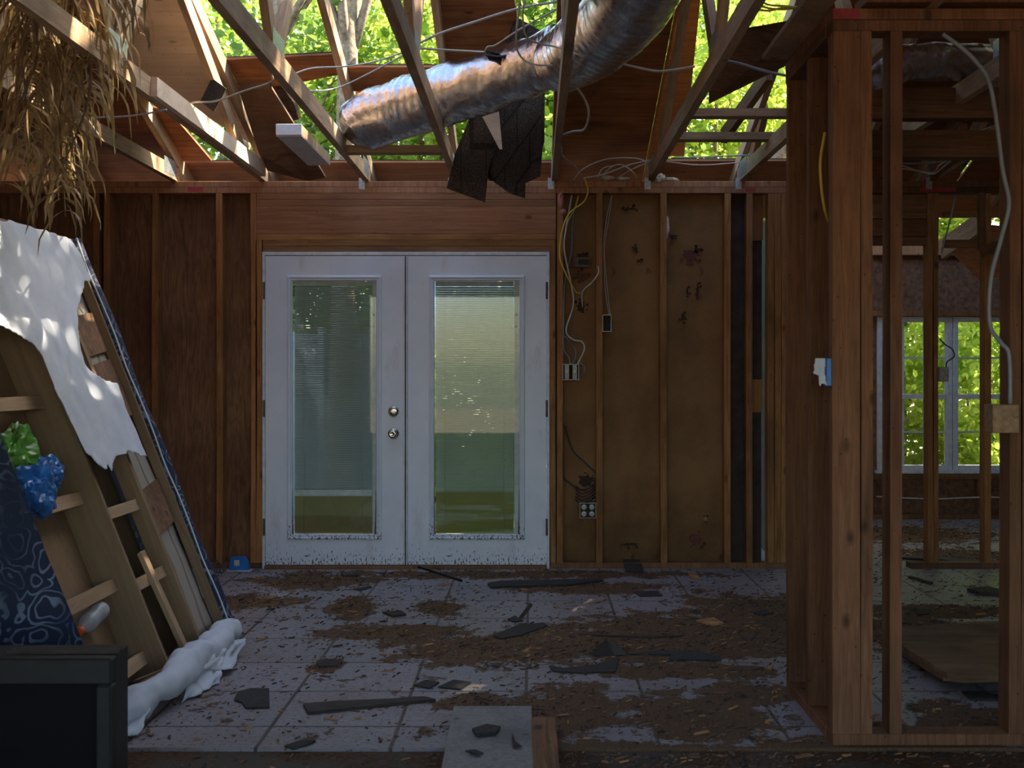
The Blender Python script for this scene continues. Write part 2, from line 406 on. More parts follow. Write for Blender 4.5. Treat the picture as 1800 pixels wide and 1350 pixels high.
def dirt_blobs(t, pos, blobs):
    cur = None
    for (x, y, rx, ry) in blobs:
        a = t.n('VectorMath', operation='SUBTRACT'); t.l(pos, a.inputs[0]); a.inputs[1].default_value = (x, y, 0)
        b = t.n('VectorMath', operation='MULTIPLY'); t.l(a.outputs[0], b.inputs[0]); b.inputs[1].default_value = (1/rx, 1/ry, 0)
        ln = t.n('VectorMath', operation='LENGTH'); t.l(b.outputs[0], ln.inputs[0])
        v = t.math('SUBTRACT', 1.0, ln.outputs['Value'], True)
        cur = v if cur is None else t.math('MAXIMUM', cur, v)
    return cur
BLOBS = []
def blob(px, py, rpx, rpy):
    y0 = F*H/(py-CY); ya = F*H/(py-rpy-CY); yb = F*H/(py+rpy-CY)
    BLOBS.append(((px-CX)*y0/F, y0, rpx*y0/F, (ya-yb)/2))
for b in ((1180,1120,330,62),(1330,1090,180,70),(900,1140,300,42),(700,1112,190,20),(620,1066,60,28),(770,1068,60,20),(430,1058,140,18),
          (560,1020,150,22),(1040,1035,180,14),(1230,1260,190,60),(1000,1250,130,70),(1130,1330,400,35),(1330,1220,120,28),(1620,1120,190,60),
          (1640,1075,200,18),(1700,1260,120,40),(1600,940,180,20),(1680,975,160,14),(1200,1180,240,20),(575,1172,40,22),(840,1235,90,22),(900,1010,500,9),(1450,1312,160,26),(1000,1318,300,14),(1560,1290,120,30),(1640,1316,220,14)): blob(*b)
def m_floor():
    t = NT('dirty_tile'); g = t.n('NewGeometry'); pos = g.outputs['Position']
    sx = t.n('SeparateXYZ'); t.l(pos, sx.inputs[0])
    def lines(o, off):
        m = t.math('FRACT', t.math('DIVIDE', t.math('ADD', o, off), .457))
        d = t.math('MINIMUM', m, t.math('SUBTRACT', 1.0, m))
        return d, t.ramp(d, [(.010, 1.), (.017, 0.)])
    dx, lx = lines(sx.outputs[0], .022+.457*40); dy, ly = lines(sx.outputs[1], -4.151+.457*40)
    grout = t.math('MAXIMUM', lx, ly)
    n1 = t.noise(pos, 2.2, 6, .6); n2 = t.noise(pos, 26, 6, .72); n3 = t.noise(pos, 90, 4, .7)
    stv = t.n('Mapping'); stv.inputs['Scale'].default_value = (1, 1.8, 1); t.l(pos, stv.inputs[0])
    n4 = t.noise(stv.outputs[0], 45, 5, .75)
    tile = t.ramp(n1, [(.3, (.23,.213,.235)), (.7, (.37,.348,.375))])
    idc = t.n('TexWhiteNoise', noise_dimensions='2D'); cb = t.n('CombineXYZ')
    t.l(t.math('FLOOR', t.math('DIVIDE', t.math('ADD', sx.outputs[0], .022+18.28), .457)), cb.inputs[0])
    t.l(t.math('FLOOR', t.math('DIVIDE', t.math('ADD', sx.outputs[1], -4.151+18.28), .457)), cb.inputs[1]); t.l(cb.outputs[0], idc.inputs['Vector'])
    hs = t.n('HueSaturation'); t.l(tile, hs.inputs['Color']); t.l(t.math('ADD', t.math('MULTIPLY', idc.outputs[0], .16), .90), hs.inputs['Value'])
    base = t.mix(grout, hs.outputs[0], (.05,.038,.034))
    # thin brown film, then loose specks, then thick drifts
    film = t.ramp(t.math('ADD', n1, t.math('MULTIPLY', n2, .35)), [(.58, 0.), (.88, .75)])
    base = t.mix(film, base, (.165,.115,.100))
    bl = dirt_blobs(t, pos, BLOBS)
    n5 = t.noise(pos, 6, 5, .65)
    m = t.math('ADD', t.math('MULTIPLY', bl, 1.25), t.math('ADD', t.math('MULTIPLY', n2, .9), t.math('MULTIPLY', n5, 2.6)))
    m = t.math('ADD', m, t.math('MULTIPLY', n4, .5))
    drift = t.ramp(t.math('MULTIPLY', m, .4), [(.905, 0.), (.955, 1.)])
    specks = t.ramp(n4, [(.575, 0.), (.62, 1.)])
    fine = t.ramp(n3, [(.62, 0.), (.66, 1.)])
    dirt = t.ramp(t.noise(pos, 140, 3, .8), [(.3, (.045,.028,.017)), (.6, (.165,.092,.047)), (.75, (.27,.16,.09))])
    mask = t.math('MAXIMUM', t.math('MAXIMUM', drift, specks), t.math('MULTIPLY', fine, .7))
    t.col(t.mix(mask, base, dirt))
    t.l(t.ramp(mask, [(0., .42), (1., .95)]), t.b.inputs['Roughness'])
    t.bump(t.math('SUBTRACT', t.math('ADD', t.math('MULTIPLY', mask, t.math('ADD', n3, .6)), 0.), t.math('MULTIPLY', grout, .4)), .6, .012)
    t.b.inputs['Specular IOR Level'].default_value = .35
    return t.m
M['floor'] = m_floor()
def m_ground():
    t = NT('bare_dirt'); g = t.n('NewGeometry'); pos = g.outputs['Position']
    n = t.noise(pos, 60, 5, .75); n2 = t.noise(pos, 3, 4)
    c = t.ramp(n, [(.3, (.040,.024,.014)), (.55, (.115,.064,.034)), (.75, (.21,.125,.07))])
    c = t.mix(t.ramp(n2, [(.48, 0.), (.62, .8)]), c, (.115,.098,.085))
    t.col(c); t.bump(n, .7, .02); return t.set(.95, 0, .15)
M['ground'] = m_ground()
M['lawn'] = plain('leaf_litter', (.17,.13,.08), .95, 0, .5, 6, bumps=.5)

# ------------------------------------------------------------------ setting: floor, ground, walls
box('floor', (-3.75,3.914,-.03), (5.2,10.15,0), M['floor'], bev=0)['kind'] = 'structure'
box('floor_front_slab', (-3.75,-.6,-.09), (5.2,3.912,-.012), M['ground'], bev=0)['kind'] = 'structure'
gr = mesh('ground', [(-40,10.2,-.12),(40,10.2,-.12),(40,60,-.12),(-40,60,-.12),(-40,-30,-.12),(40,-30,-.12)], [(0,1,2,3),(4,5,1,0)], M['lawn']); gr['kind'] = 'structure'

YW = 7.5
def SX(px): return (px-CX)*YW/F
wb = empty('wall_back', (0,YW,0), kind='structure')
TP = 2.513
def plates(x0, x1, y0, y1, parent, mat, z0=TP-.079, n=2):
    for k in range(n): box('top_plate', (x0,y0,z0+.0395*k), (x1,y1,z0+.0395*k+.038), mat, parent)
SD = .089
plates(SX(-60), SX(977), YW, YW+SD, wb, M['header'])
plates(SX(977.5), SX(1500), YW, YW+SD, wb, M['header'])
plates(SX(1501), 4.6, YW, YW+SD, wb, M['stud_old'])
for a, b in ((-60,460), (967,1384), (1600,1860)): box('bottom_plate', (SX(a),YW,0.0), (SX(b),YW+SD,.036), M['stud_old'], wb)
def stud(px0, px1, mat='stud', parent=None, z0=.037, z1=TP-.080, y=YW, dd=SD):
    x = (SX(px0)+SX(px1))/2; w = abs(SX(px1)-SX(px0))
    j = R.uniform(-.004,.004)
    return timber('stud', (x, y+dd/2, z0), (x+j, y+dd/2, z1), w, dd, M[mat], parent or wb, warp=.006)
for a, b in ((-42,-32),(54,64.5),(165,176),(183,194),(268,279),(380,391),(440,450),(450.5,460.8)):
    stud(a, b, 'stud', z1=2.130 if a == 450.5 else TP-.080)
for a, b in ((967.5,977,),(978.5,989),(1048,1058.7),(1162,1173),(1273.5,1284.5),(1312,1323),(1349.5,1360.8),(1361.2,1372),(1372.3,1382.5)):
    stud(a, b, 'stud', z1=2.130 if a == 967.5 else TP-.080)
for a, b in ((1631,1641),(1641.4,1651),(1731,1742),(1846,1857)): stud(a, b, 'stud')
# header over the doors: two planks, a wide plank and the lintel boards
xa, xb = SX(450.5), SX(977.5)
for z0, z1, m in ((2.395,2.433,'header'), (2.352,2.393,'header'), (2.172,2.350,'header'), (2.132,2.170,'stud'), (2.092,2.130,'stud'), (2.055,2.090,'stud_old')):
    timber('header', (xa+.001 if z0 > 2.1 else xa+.042, YW+.042, (z0+z1)/2), (xb-.001 if z0 > 2.1 else xb-.04, YW+.04, (z0+z1)/2), .08, z1-z0, M[m], wb, side=(0,1,0))
for z0, z1 in ((2.27,2.43),(2.155,2.268),(2.10,2.153)):   # header of the wide opening at the right
    timber('header', (SX(1384), YW+.05, (z0+z1)/2), (SX(1648), YW+.05, (z0+z1)/2), .075, z1-z0-.003, M['stud_old'], wb, side=(0,1,0))
# sheathing behind the studs
def sheet(name, x0, x1, z0, z1, mat, y=YW+SD+.001, th=.013): return box(name, (x0,y,z0), (x1,y+th,z1), mat, wb, bev=0)
sheet('plywood_sheathing', -3.75, SX(-10), 0, TP, M['wall_ply'])
sheet('plywood_sheathing', SX(-9.5), SX(273), 0, TP, M['wall_ply'])
sheet('plywood_sheathing', SX(273.5), SX(461), 0, TP, M['wall_ply'])
sheet('plywood_sheathing', SX(461), SX(966), 2.062, TP, M['black_board'])
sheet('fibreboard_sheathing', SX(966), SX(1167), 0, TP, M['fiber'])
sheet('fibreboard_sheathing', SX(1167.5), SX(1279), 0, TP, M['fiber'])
sheet('tar_board', SX(1279), SX(1318), 0, TP, M['black_board'])
sheet('infill_board', SX(1318), SX(1346), 2.14, TP, M['header'])
sheet('infill_board', SX(1318), SX(1345), 1.01, 1.225, M['stud'])
sheet('tar_board', SX(1318), SX(1344), 0, 1.01, M['black_board'], y=YW+SD+.02)
sheet('tar_board', SX(1318), SX(1345), 1.225, 2.14, M['black_board'], y=YW+SD+.02)
# torn holes in the fibreboard
def torn_hole(px, py, w, h, seed, inner='brick_hole'):
    rr = random.Random(seed); c = P(px, py, YW+SD-.001); pts = []
    n = 15
    for k in range(n):
        a = 2*math.pi*k/n; r = rr.uniform(.55,1.15)
        pts.append(c+Vector((math.cos(a)*w*r, 0, math.sin(a)*h*r)))
    o = prism('torn_hole', pts, (0,-.003,0), M[inner], wb)
    for k in range(5):
        a = rr.uniform(0,6.28); p = c+Vector((math.cos(a)*w*.9, -.004, math.sin(a)*h*.9)); s = rr.uniform(.006,.016)
        q = [p, p+Vector((s*math.cos(a+.9), -.012, s*math.sin(a+.9))), p+Vector((s*1.6*math.cos(a), -.022, s*1.6*math.sin(a))), p+Vector((s*math.cos(a-.8), -.006, s*math.sin(a-.8)))]
        prism('torn_flap', q, (0,.003,0), M['fiber' if k%2 else 'dark_brown'], wb)
torn_hole(1214,452,.055,.06,1); torn_hole(1225,440,.02,.025,2,'dark_brown'); torn_hole(1226,510,.012,.05,3,'dark_brown'); torn_hole(1208,512,.008,.03,9,'dark_brown')
torn_hole(1224,948,.05,.055,4); torn_hole(1022,455,.055,.035,5,'dark_brown'); torn_hole(1024,485,.052,.035,6)
torn_hole(1021,540,.035,.05,7,'dark_brown'); torn_hole(1030,845,.055,.05,8,'dark_brown'); torn_hole(1118,437,.012,.012,10,'dark_brown'); torn_hole(1122,459,.010,.013,11,'dark_brown')
torn_hole(1183,416,.02,.02,12,'dark_brown'); torn_hole(1105,957,.07,.012,13,'dark_brown'); torn_hole(1240,912,.012,.018,14,'torn')
torn_hole(1112,367,.03,.008,15,'dark_brown'); torn_hole(1097,368,.006,.006,16,'dark_brown'); torn_hole(1200,558,.012,.03,17,'dark_brown')
torn_hole(1163,818,.012,.03,18,'dark_brown')

# left wall, right wall, front wall behind the camera with a wide window opening
def wall(name, lo, hi, mat='wall_ply'): o = box(name, lo, hi, M[mat], bev=0); o['kind'] = 'structure'; return o
wall('wall_left', (-3.78,-.7,-.1), (-3.75,7.6,5.2))
wall('wall_right', (5.2,-.7,-.1), (5.24,10.15,5.2), 'osb')
wall('wall_front', (-3.75,-.75,-.1), (-2.2,-.7,5.2)); wall('wall_front', (2.8,-.75,-.1), (5.2,-.7,5.2)); wall('wall_front', (-2.2,-.75,-.1), (2.8,-.7,.45)); wall('wall_front', (-2.2,-.75,2.3), (2.8,-.7,5.2))
# ---- the room behind on the right, with its double window
YB = 10.1
def BX(px): return (px-CX)*YB/F
def BZ(py): return H-(py-CY)*YB/F
wx0, wx1, wz0, wz1 = BX(1541), BX(1842), BZ(826), BZ(557)
wf = empty('wall_far', (3.5,YB,0), kind='structure')
box('wall_board', (1.65,YB,0), (5.2,YB+.03,wz0-.03), M['osb'], wf, 0)
box('wall_board', (1.65,YB,wz1), (5.2,YB+.03,BZ(448)), M['osb'], wf, 0)
box('wall_board', (1.65,YB,wz0-.03), (wx0,YB+.03,wz1), M['osb'], wf, 0)
box('wall_board', (wx1,YB,wz0-.03), (5.2,YB+.03,wz1), M['osb'], wf, 0)
box('sill_plate', (1.7,YB-.09,0), (5.2,YB,.04), M['stud_old'], wf)
box('top_plate', (1.7,YB-.09,BZ(450)), (5.2,YB+.03,BZ(432)), M['header'], wf)
box('rail', (1.7,YB-.09,wz0-.075), (5.2,YB-.002,wz0-.035), M['stud_old'], wf)
box('rail', (1.7,YB-.07,wz1+.002), (5.2,YB-.002,wz1+.05), M['stud_old'], wf)
for px in (1558,1716,1870): box('stud', (BX(px)-.02,YB-.088,.041), (BX(px)+.02,YB-.002,wz0-.076), M['stud_old'], wf)
wall('wall_side', (1.66,7.62,0), (1.70,10.1,2.35), 'black_board')
def sash(x0, x1, n):
    w = empty('window_%d' % n, ((x0+x1)/2, YB, wz0), kind='structure')
    zm = BZ(697); t_ = .03
    box('window_frame', (x0,YB-.03,wz0), (x0+.045,YB+.05,wz1), M['white_trim'], w)
    box('window_frame', (x1-.045,YB-.03,wz0), (x1,YB+.05,wz1), M['white_trim'], w)
    box('window_frame', (x0+.046,YB-.03,wz1-.045), (x1-.046,YB+.05,wz1), M['white_trim'], w)
    box('window_frame', (x0+.046,YB-.03,wz0), (x1-.046,YB+.05,wz0+.04), M['white_trim'], w)
    box('meeting_rail', (x0+.046,YB-.025,zm-.02), (x1-.046,YB+.04,zm+.022), M['white_trim'], w)
    for a, b in ((wz0+.041, zm-.021), (zm+.023, wz1-.046)):
        xs = [x0+.046+(x1-x0-.092)*k/3 for k in (1,2)]
        for x in xs: box('muntin', (x-.008,YB,a), (x+.008,YB+.02,b), M['white_trim'], w, 0)
        zc = (a+b)/2; box('muntin', (x0+.047,YB+.002,zc-.008), (x1-.047,YB+.018,zc+.008), M['white_trim'], w, 0)
        box('pane', (x0+.045,YB+.022,a), (x1-.045,YB+.026,b), M['glass'], w, 0)
    return w
sash(wx0, BX(1672), 1); sash(BX(1673), wx1, 2)
o = box('trim_1', (wx0-.02,YB-.06,wz0-.028), (wx1,YB-.004,wz0-.002), M['white_trim']); o['kind'] = 'structure'

# ------------------------------------------------------------------ French doors
fr = empty('trim_2', (SX(714),YW,0), kind='structure')
dy = YW-.012
box('door_jamb', (SX(461.5),dy,0), (SX(466.3),dy+.11,2.052), M['white_trim'], fr)
box('door_jamb', (SX(961),dy,0), (SX(966),dy+.11,2.052), M['white_trim'], fr)
box('door_head', (SX(466.4),dy,2.030), (SX(960.9),dy+.11,2.052), M['white_trim'], fr)
box('threshold', (SX(466.4),dy-.02,0.0), (SX(960.9),dy+.11,.022), M['stud_old'], fr)
box('astragal', (SX(710.2),dy-.006,.025), (SX(712.2),dy+.05,2.025), M['white_trim'], fr)
box('astragal', (SX(714.2),dy-.006,.025), (SX(716.6),dy+.05,2.025), M['white_trim'], fr)
box('door_seal', (SX(712.3),dy+.01,.025), (SX(714.1),dy+.05,2.025), M['door_dark'], fr)
def Z7(py): return H-(py-CY)*YW/F
def door_leaf(n, x0, x1, gx0, gx1, bx0, bx1, hx, hs, mat, tilt, knob):
    d = empty('door_%d' % n, ((x0+x1)/2, dy, .025), kind='structure')
    z0, z1 = .026, 2.026; gz0, gz1 = Z7(938.8), Z7(494); y0, y1 = dy+.004, dy+.046
    ox, oz = .036, .036
    a0, a1, c0, c1 = gx0-ox, gx1+ox, gz0-oz, gz1+oz
    # slab: a frame around the lite
    bm_v = []; 
    V = []; Fc = []
    for y in (y0, y1):
        V += [(x0,y,z0),(x1,y,z0),(x1,y,z1),(x0,y,z1),(a0+.01,y,c0+.01),(a1-.01,y,c0+.01),(a1-.01,y,c1-.01),(a0+.01,y,c1-.01)]
    for s in (0, 8):
        for k in range(4):
            q = (s+k, s+(k+1)%4, s+4+(k+1)%4, s+4+k); Fc.append(q if s == 0 else q[::-1])
    for k in range(4):
        Fc.append((k, 8+k, 8+(k+1)%4, (k+1)%4)); Fc.append((4+k, 4+(k+1)%4, 12+(k+1)%4, 12+k))
    mesh('door_slab', V, Fc, M['door'], d)
    # moulded lite frame
    prof = [(0,0),(.004,-.012),(.014,-.016),(.024,-.008),(.030,-.012),(.036,-.004),(.036,.02)]
    V = []; Fc = []
    for k, (cx_, cz_) in enumerate(((a0,c0),(a1,c0),(a1,c1),(a0,c1))):
        sx_ = 1 if k in (0,3) else -1; sz_ = 1 if k in (0,1) else -1
        for (q, yy) in prof: V.append((cx_+sx_*q, y0+yy, cz_+sz_*q))
    m_ = len(prof)
    for k in range(4):
        for i in range(m_-1): Fc.append((k*m_+i, ((k+1)%4)*m_+i, ((k+1)%4)*m_+i+1, k*m_+i+1))
    o = mesh('lite_frame', V, Fc, M['door'], d)
    box('glass', (gx0,y0+.006,gz0), (gx1,y0+.009,gz1), M['glass'], d, 0)
    box('glass', (gx0,y1-.008,gz0), (gx1,y1-.005,gz1), M['glass'], d, 0)
    # blind between the panes: headrail, slats, cords, side channel with sliders
    yc = (y0+y1)/2; top = Z7(503); bot = gz0+.004
    V = []; Fc = []; z = bot+.006; ta = math.radians(tilt); hw = .0075
    while z < top:
        dyv, dzv = math.cos(ta)*hw, math.sin(ta)*hw; b = len(V)
        cu = .0012
        V += [(bx0,yc-dyv,z-dzv),(bx1,yc-dyv,z-dzv),(bx1,yc,z+cu),(bx0,yc,z+cu),(bx0,yc+dyv,z+dzv),(bx1,yc+dyv,z+dzv)]
        Fc += [(b,b+1,b+2,b+3),(b+3,b+2,b+5,b+4)]; z += .0148 if z-bot > .285 else .0095
    bl = mesh('blind', V, Fc, mat, d, origin=(bx0, yc, bot))
    box('headrail', (bx0,yc-.008,top+.001), (bx1,yc+.008,gz1-.001), M['white_trim'], d)
    box('side_channel', (bx1+.002,yc-.012,gz0), (gx1-.001,yc+.008,gz1), M['white_trim'], d)
    for fx in (.12,.87):
        xx = bx0+(bx1-bx0)*fx; tube('cord', [(xx,yc-.0095,bot),(xx,yc-.0095,top)], .0012, M['cable_w'], d, 5)
    for py in (553, 574): box('slider', (bx1+.006,yc-.0165,Z7(py)-.008), (gx1-.012,yc-.0125,Z7(py)+.008), M['box_w'], d)
    if n == 1: box('bottom_rail', (bx0,yc-.012,Z7(872)), (bx1,yc-.0098,Z7(861)), M['white_trim'], d)
    # rust down the lower corners of the lite
    for (xx, s) in ((gx0,1),(gx1,-1)):
        prism('rust_streak', [(xx,y0-.0165+.012,gz0),(xx+s*.010,y0-.0045,gz0),(xx+s*.006,y0-.0045,gz0+.10),(xx+s*.003,y0-.0045,gz0+.27),(xx,y0-.0045,gz0+.30)], (0,-.001,0), M['hinge'], d)
    for py in hs:
        cyl('hinge', (hx,dy-.006,Z7(py)-.055), (0,0,1), .0065, .11, M['hinge'], d, 12)
    if knob:
        kx = SX(692)
        kc = (kx, y0, Z7(762)); lathe('door_knob', kc, (0,-1,0), [(.036,0),(.036,.004),(.030,.009),(.013,.012),(.012,.032),(.024,.038),(.030,.050),(.028,.062),(.016,.068),(.013,.066),(.0,.066)], M['chrome'], d)
        kc = (kx, y0, Z7(723)); db = lathe('deadbolt', kc, (0,-1,0), [(.036,0),(.035,.006),(.027,.014),(.012,.015),(0,.015)], M['chrome'], d)
        box('thumb_turn', (kx-.014,y0-.034,Z7(723)-.005), (kx+.014,y0-.016,Z7(723)+.005), M['chrome'], db)
    return d
door_leaf(1, SX(467), SX(710), SX(514.4), SX(661.6), SX(517.4), SX(653.8), SX(465), (511,718,926), M['blind_l'], 62, True)
door_leaf(2, SX(717), SX(960.3), SX(763.5), SX(913), SX(765.7), SX(903.3), SX(961), (511,718,926), M['blind_r'], 58, False)

# ------------------------------------------------------------------ roof trusses
XT = [-2.935, -2.324, -1.749, -1.077, -.498, .148, .775, 1.365, 1.99, 2.60, 3.21, 3.82, 4.43]
TL = ['leftmost roof truss, dark behind the reflected dry fronds', 'roof truss at left, second chord crossing behind the reflected fronds',
 'roof truss at left with a sawn-off board, coloured sunlit-pale, nailed along its chord', 'roof truss just left of the duct end, grey nail plate at its webs',
 'roof truss crossing in front of the silver duct between its two bulges', 'roof truss seen nearly end-on, hanging straight down before the silver duct',
 'roof truss beside the roof boards coloured with sun glow, ending at the wall by cream fluff', 'roof truss reaching the wall beside a grey metal tie at the ladder blocks',
 'roof truss half hidden behind the stud partition corner', 'pale roof truss over the right room, with cables lying across it',
 'roof truss high in the dark over the right room, left of the last stud', 'roof truss at far right over the right room', 'outermost roof truss beyond the right room']
SL = 1/3.
def ZT(y): return 2.66+(YW+.05-y)*SL            # centre line of the top chord
for i, x in enumerate(XT):
    t = empty('roof_truss', (x,YW,TP), TL[i], 'roof truss', 'roof trusses over the room')
    mt = M['truss']
    sag = 0 if i != 9 else .0
    if i == 9:   # chord over the right room has lifted at its near end
        timber('bottom_chord', (x,YW+.08,TP+.046), (x+.02,5.2,TP+.16), .038, .089, mt, t, warp=.01)
    else:
        timber('bottom_chord', (x,YW+.08,TP+.046), (x,1.0,TP+.046), .038, .089, mt, t, warp=.012)
    if i == 2: timber('sister_board', (x+.040,7.35,TP+.048), (x+.040,5.22,TP+.048), .036, .087, M['pale_ply'], t)  # paler wood colour stands in for sunlight on the sawn end
    timber('top_chord', (x,8.1,ZT(8.1)), (x,1.0,ZT(1.0)), .038, .089, M['deck_painted_glow'] if i == 6 else M['deck'] if i == 5 else mt, t)  # the chord beside the orange strip carries the same painted sun glow
    timber('web', (x,4.86,TP+.09), (x,5.42,ZT(5.42)-.03), .036, .085, mt, t)
    timber('web', (x,4.80,TP+.09), (x,3.9,ZT(3.9)-.03), .036, .085, mt, t)
    timber('web', (x,6.95,TP+.09), (x,5.5,ZT(5.5)-.05), .036, .085, mt, t) if i in (2,6,8,9) else None
    for s in (-1, 1): box('nail_plate', (x+s*.0195-.001,4.72,TP+.03), (x+s*.0195+.001,4.94,TP+.17), M['galv'], t, 0)
    for s in (-1, 1): box('nail_plate', (x+s*.0195-.001,7.25,TP+.02), (x+s*.0195+.001,7.5,TP+.12), M['galv'], t, 0)
    if 2 < i < 10:
        V = box('metal_tie', (x-.045,YW-.0022,TP-.055), (x-.005,YW-.0002,TP+.02), M['galv'], t, 0)
        prism('metal_tie', [(x-.0205,YW-.01,TP-.01),(x-.0205,YW-.01,TP+.09),(x-.0205,YW+.04,TP+.09),(x-.0205,YW+.04,TP-.0)], (-.0015,0,0), M['galv'], t)

# ------------------------------------------------------------------ roof decking that is still up, sheet by sheet
def ZD(y): return ZT(y)+.048
def deck(pts, label, mat='deck', shingle=True, lift=0.0, tilt=0.0):
    """pts in plan (x, y) on the roof slope"""
    P3 = [Vector((x, y, ZD(y)+lift+tilt*(x-pts[0][0]))) for x, y in pts]
    up = Vector((0,SL,1)).normalized()
    cx_ = sum((p for p in P3), Vector())/len(P3)
    e = empty('roof_deck_sheet', cx_, label, 'roof board', 'plywood roof sheets')
    prism('plywood', P3, up*.013, M[mat], e)
    if shingle: prism('shingles', [p+up*.0135+(cx_-p)*.01 for p in P3], up*.008, M['shingle'], e)
    return e
deck([(-4.3,4.9),(-2.36,4.9),(-2.36,8.1),(-4.3,8.1)], 'dark roof sheet at far left behind the reflected fronds')
deck([(-4.3,-.8),(-2.36,-.8),(-2.36,4.88),(-4.3,4.88)], 'roof sheet overhead at left, nearer than the reflected fronds')
deck([(-2.34,5.35),(-1.77,5.35),(-1.77,7.50),(-2.08,7.02),(-2.34,6.95)], 'pale weathered plywood sheet with nail marks, between the left trusses', 'pale_ply')
deck([(-2.34,7.02),(-2.22,7.05),(-2.12,7.66),(-2.34,7.66)], 'dark slanting sheet left of the small green gap', 'deck')
deck([(-2.34,-.8),(-.52,-.8),(-.52,4.7),(-2.34,4.7)], 'roof sheet overhead, between camera and the centre gap')
deck([(-2.34,7.68),(-.52,7.68),(-.52,8.1),(-2.34,8.1)], 'eave strip of roofing along the wall above the left door')
deck([(-.50,7.68),(.14,7.68),(.14,8.1),(-.50,8.1)], 'eave strip of roofing above the right door')
deck([(-1.73,6.55),(-1.10,6.50),(-1.08,6.68),(-1.45,6.80),(-1.73,6.82)], 'narrow broken board strip left of the tree gap, split at its end')
deck([(-1.06,6.62),(-.24,6.62),(-.24,6.88),(-1.06,6.86)], 'narrow orange board strip behind the silver duct')
deck([(-1.05,6.88),(-.93,6.88),(-.95,7.25),(-1.03,7.4)], 'small orange scrap of roof board, glow in its colour, by the duct end', 'deck_painted_glow', shingle=False)
deck([(-.48,5.7),(-.12,5.7),(-.08,6.15),(-.14,6.58),(-.48,6.6)], 'brown curved roof sheet above the middle of the duct', 'deck')
deck([(-.50,-.8),(.14,-.8),(.14,4.9),(-.50,4.9)], 'roof sheet overhead above the end-on truss')
deck([(.17,4.2),(.755,4.2),(.755,8.1),(.17,8.1)], 'wide dark brown roof sheet between the end-on truss and the orange one')
deck([(.795,5.4),(.83,5.4),(1.0,7.6),(.795,7.6)], 'orange strip of roof board, sun glow in its colour, beside the truss', 'deck_painted_glow', shingle=False)
deck([(.17,-.8),(1.02,-.8),(1.02,4.18),(.17,4.18)], 'roof sheet overhead, near the stud partition')
deck([(1.04,-.8),(2.58,-.8),(2.58,5.9),(1.04,5.9)], 'roof sheet overhead above the stud partition')
deck([(1.42,5.95),(1.98,5.95),(1.98,7.6),(1.70,7.6),(1.42,6.5)], 'roof sheet at the right edge of the gap over the ladder blocks')
deck([(.80,7.66),(1.98,7.66),(1.98,8.1),(.80,8.1)], 'eave strip of roofing under the right tree gap')
deck([(2.0,5.95),(2.9,5.95),(2.9,8.1),(2.0,8.1)], 'dark roof sheet over the right room')
deck([(2.92,5.4),(5.4,5.4),(5.4,8.1),(2.92,8.1)], 'dark roof sheet over the right room, far right')
deck([(2.6,-.8),(5.4,-.8),(5.4,5.38),(2.92,5.38),(2.6,5.1)], 'roof sheet overhead at far right')
# roof over the room behind, left open near its window wall
e = empty('roof_deck_sheet', (3.5,8.6,2.6), 'low dark roof sheet over the back room', 'roof board', 'plywood roof sheets')
prism('plywood', [(1.66,8.12,2.66),(5.4,8.12,2.66),(5.4,9.35,2.52),(1.66,9.35,2.52)], (0,0,.013), M['deck'], e)

# loose sheets and shingles that hang
def hang(name, pts, label, cat, mat, off, group=None):
    o = prism(name, pts, off, M[mat]); return tag(o, label, cat, group)
e = empty('broken_roof_sheet', P(500,200,7.0), 'split roof sheet with shingles sloping down left of the white painted box', 'roof board')
q = [P(414,140,6.75),P(470,143,6.75),P(515,215,7.0),P(572,312,7.42),P(540,318,7.44),P(470,300,7.4),P(455,270,7.2)]
prism('plywood', q, (0,.02,.012), M['old_ply'], e)
q2 = [P(430,136,6.82),P(478,140,6.82),P(512,186,7.0),P(520,214,7.1),P(498,218,7.1)]
prism('shingles', [p+Vector((.012,.03,.02)) for p in q2], (.01,.02,.02), M['shingle'], e)
hang('shingle_flap', [P(372,137,6.3),P(398,156,6.3),P(376,197,6.35),P(352,178,6.35)], 'small dark shingle patch hanging on the pale plywood sheet', 'shingle', 'shingle_bit', (0,.008,.002))
e = empty('hanging_shingles', P(870,270,6.9), 'large dark asphalt shingle sheet hanging folded above the right door', 'shingles')
a = [P(830,196,6.95),P(880,172,6.9),P(872,250,6.95),P(858,300,6.98),P(853,356,7.0),P(785,331,7.0),P(800,270,6.98)]
prism('shingle_fold', a, (0,.006,.004), M['shingle'], e)
a = [P(882,180,6.93),P(952,165,7.0),P(956,230,7.1),P(950,310,7.15),P(924,322,7.15),P(923,349,7.16),P(896,340,7.1),P(868,320,7.05),P(862,300,7.03)]
prism('shingle_fold', a, (0,.006,.004), M['shingle'], e)
a = [P(842,200,7.02),P(958,160,7.1),P(957,250,7.2),P(930,318,7.22),P(862,318,7.15),P(846,300,7.1)]
prism('shingle_fold', a, (0,.006,.004), M['shingle'], e)
prism('plywood_splinter', [P(848,205,6.8),P(877,196,6.8),P(883,262,6.85),P(878,262,6.85)], (0,.012,0), M['pale_ply'], e)
hang('plywood_sheet', [P(1246,182,5.9),P(1250,60,5.55),P(1420,30,5.3),P(1402,105,5.6)], 'dark loose plywood sheet hanging over the right tree gap', 'plywood', 'old_ply', (0,.013,0))
hang('broken_board', [P(905,28,6.2),P(965,62,6.1),P(958,115,6.1),P(880,112,6.2)], 'shingled scrap of roof board behind the duct by the end-on truss', 'roof scrap', 'shingle', (0,.02,0))
timb = timber('broken_rafter', P(1352,128,6.3), P(1272,240,7.0), .038, .089, M['stud_old']); tag(timb, 'dark broken rafter slanting across the right tree gap', 'rafter')
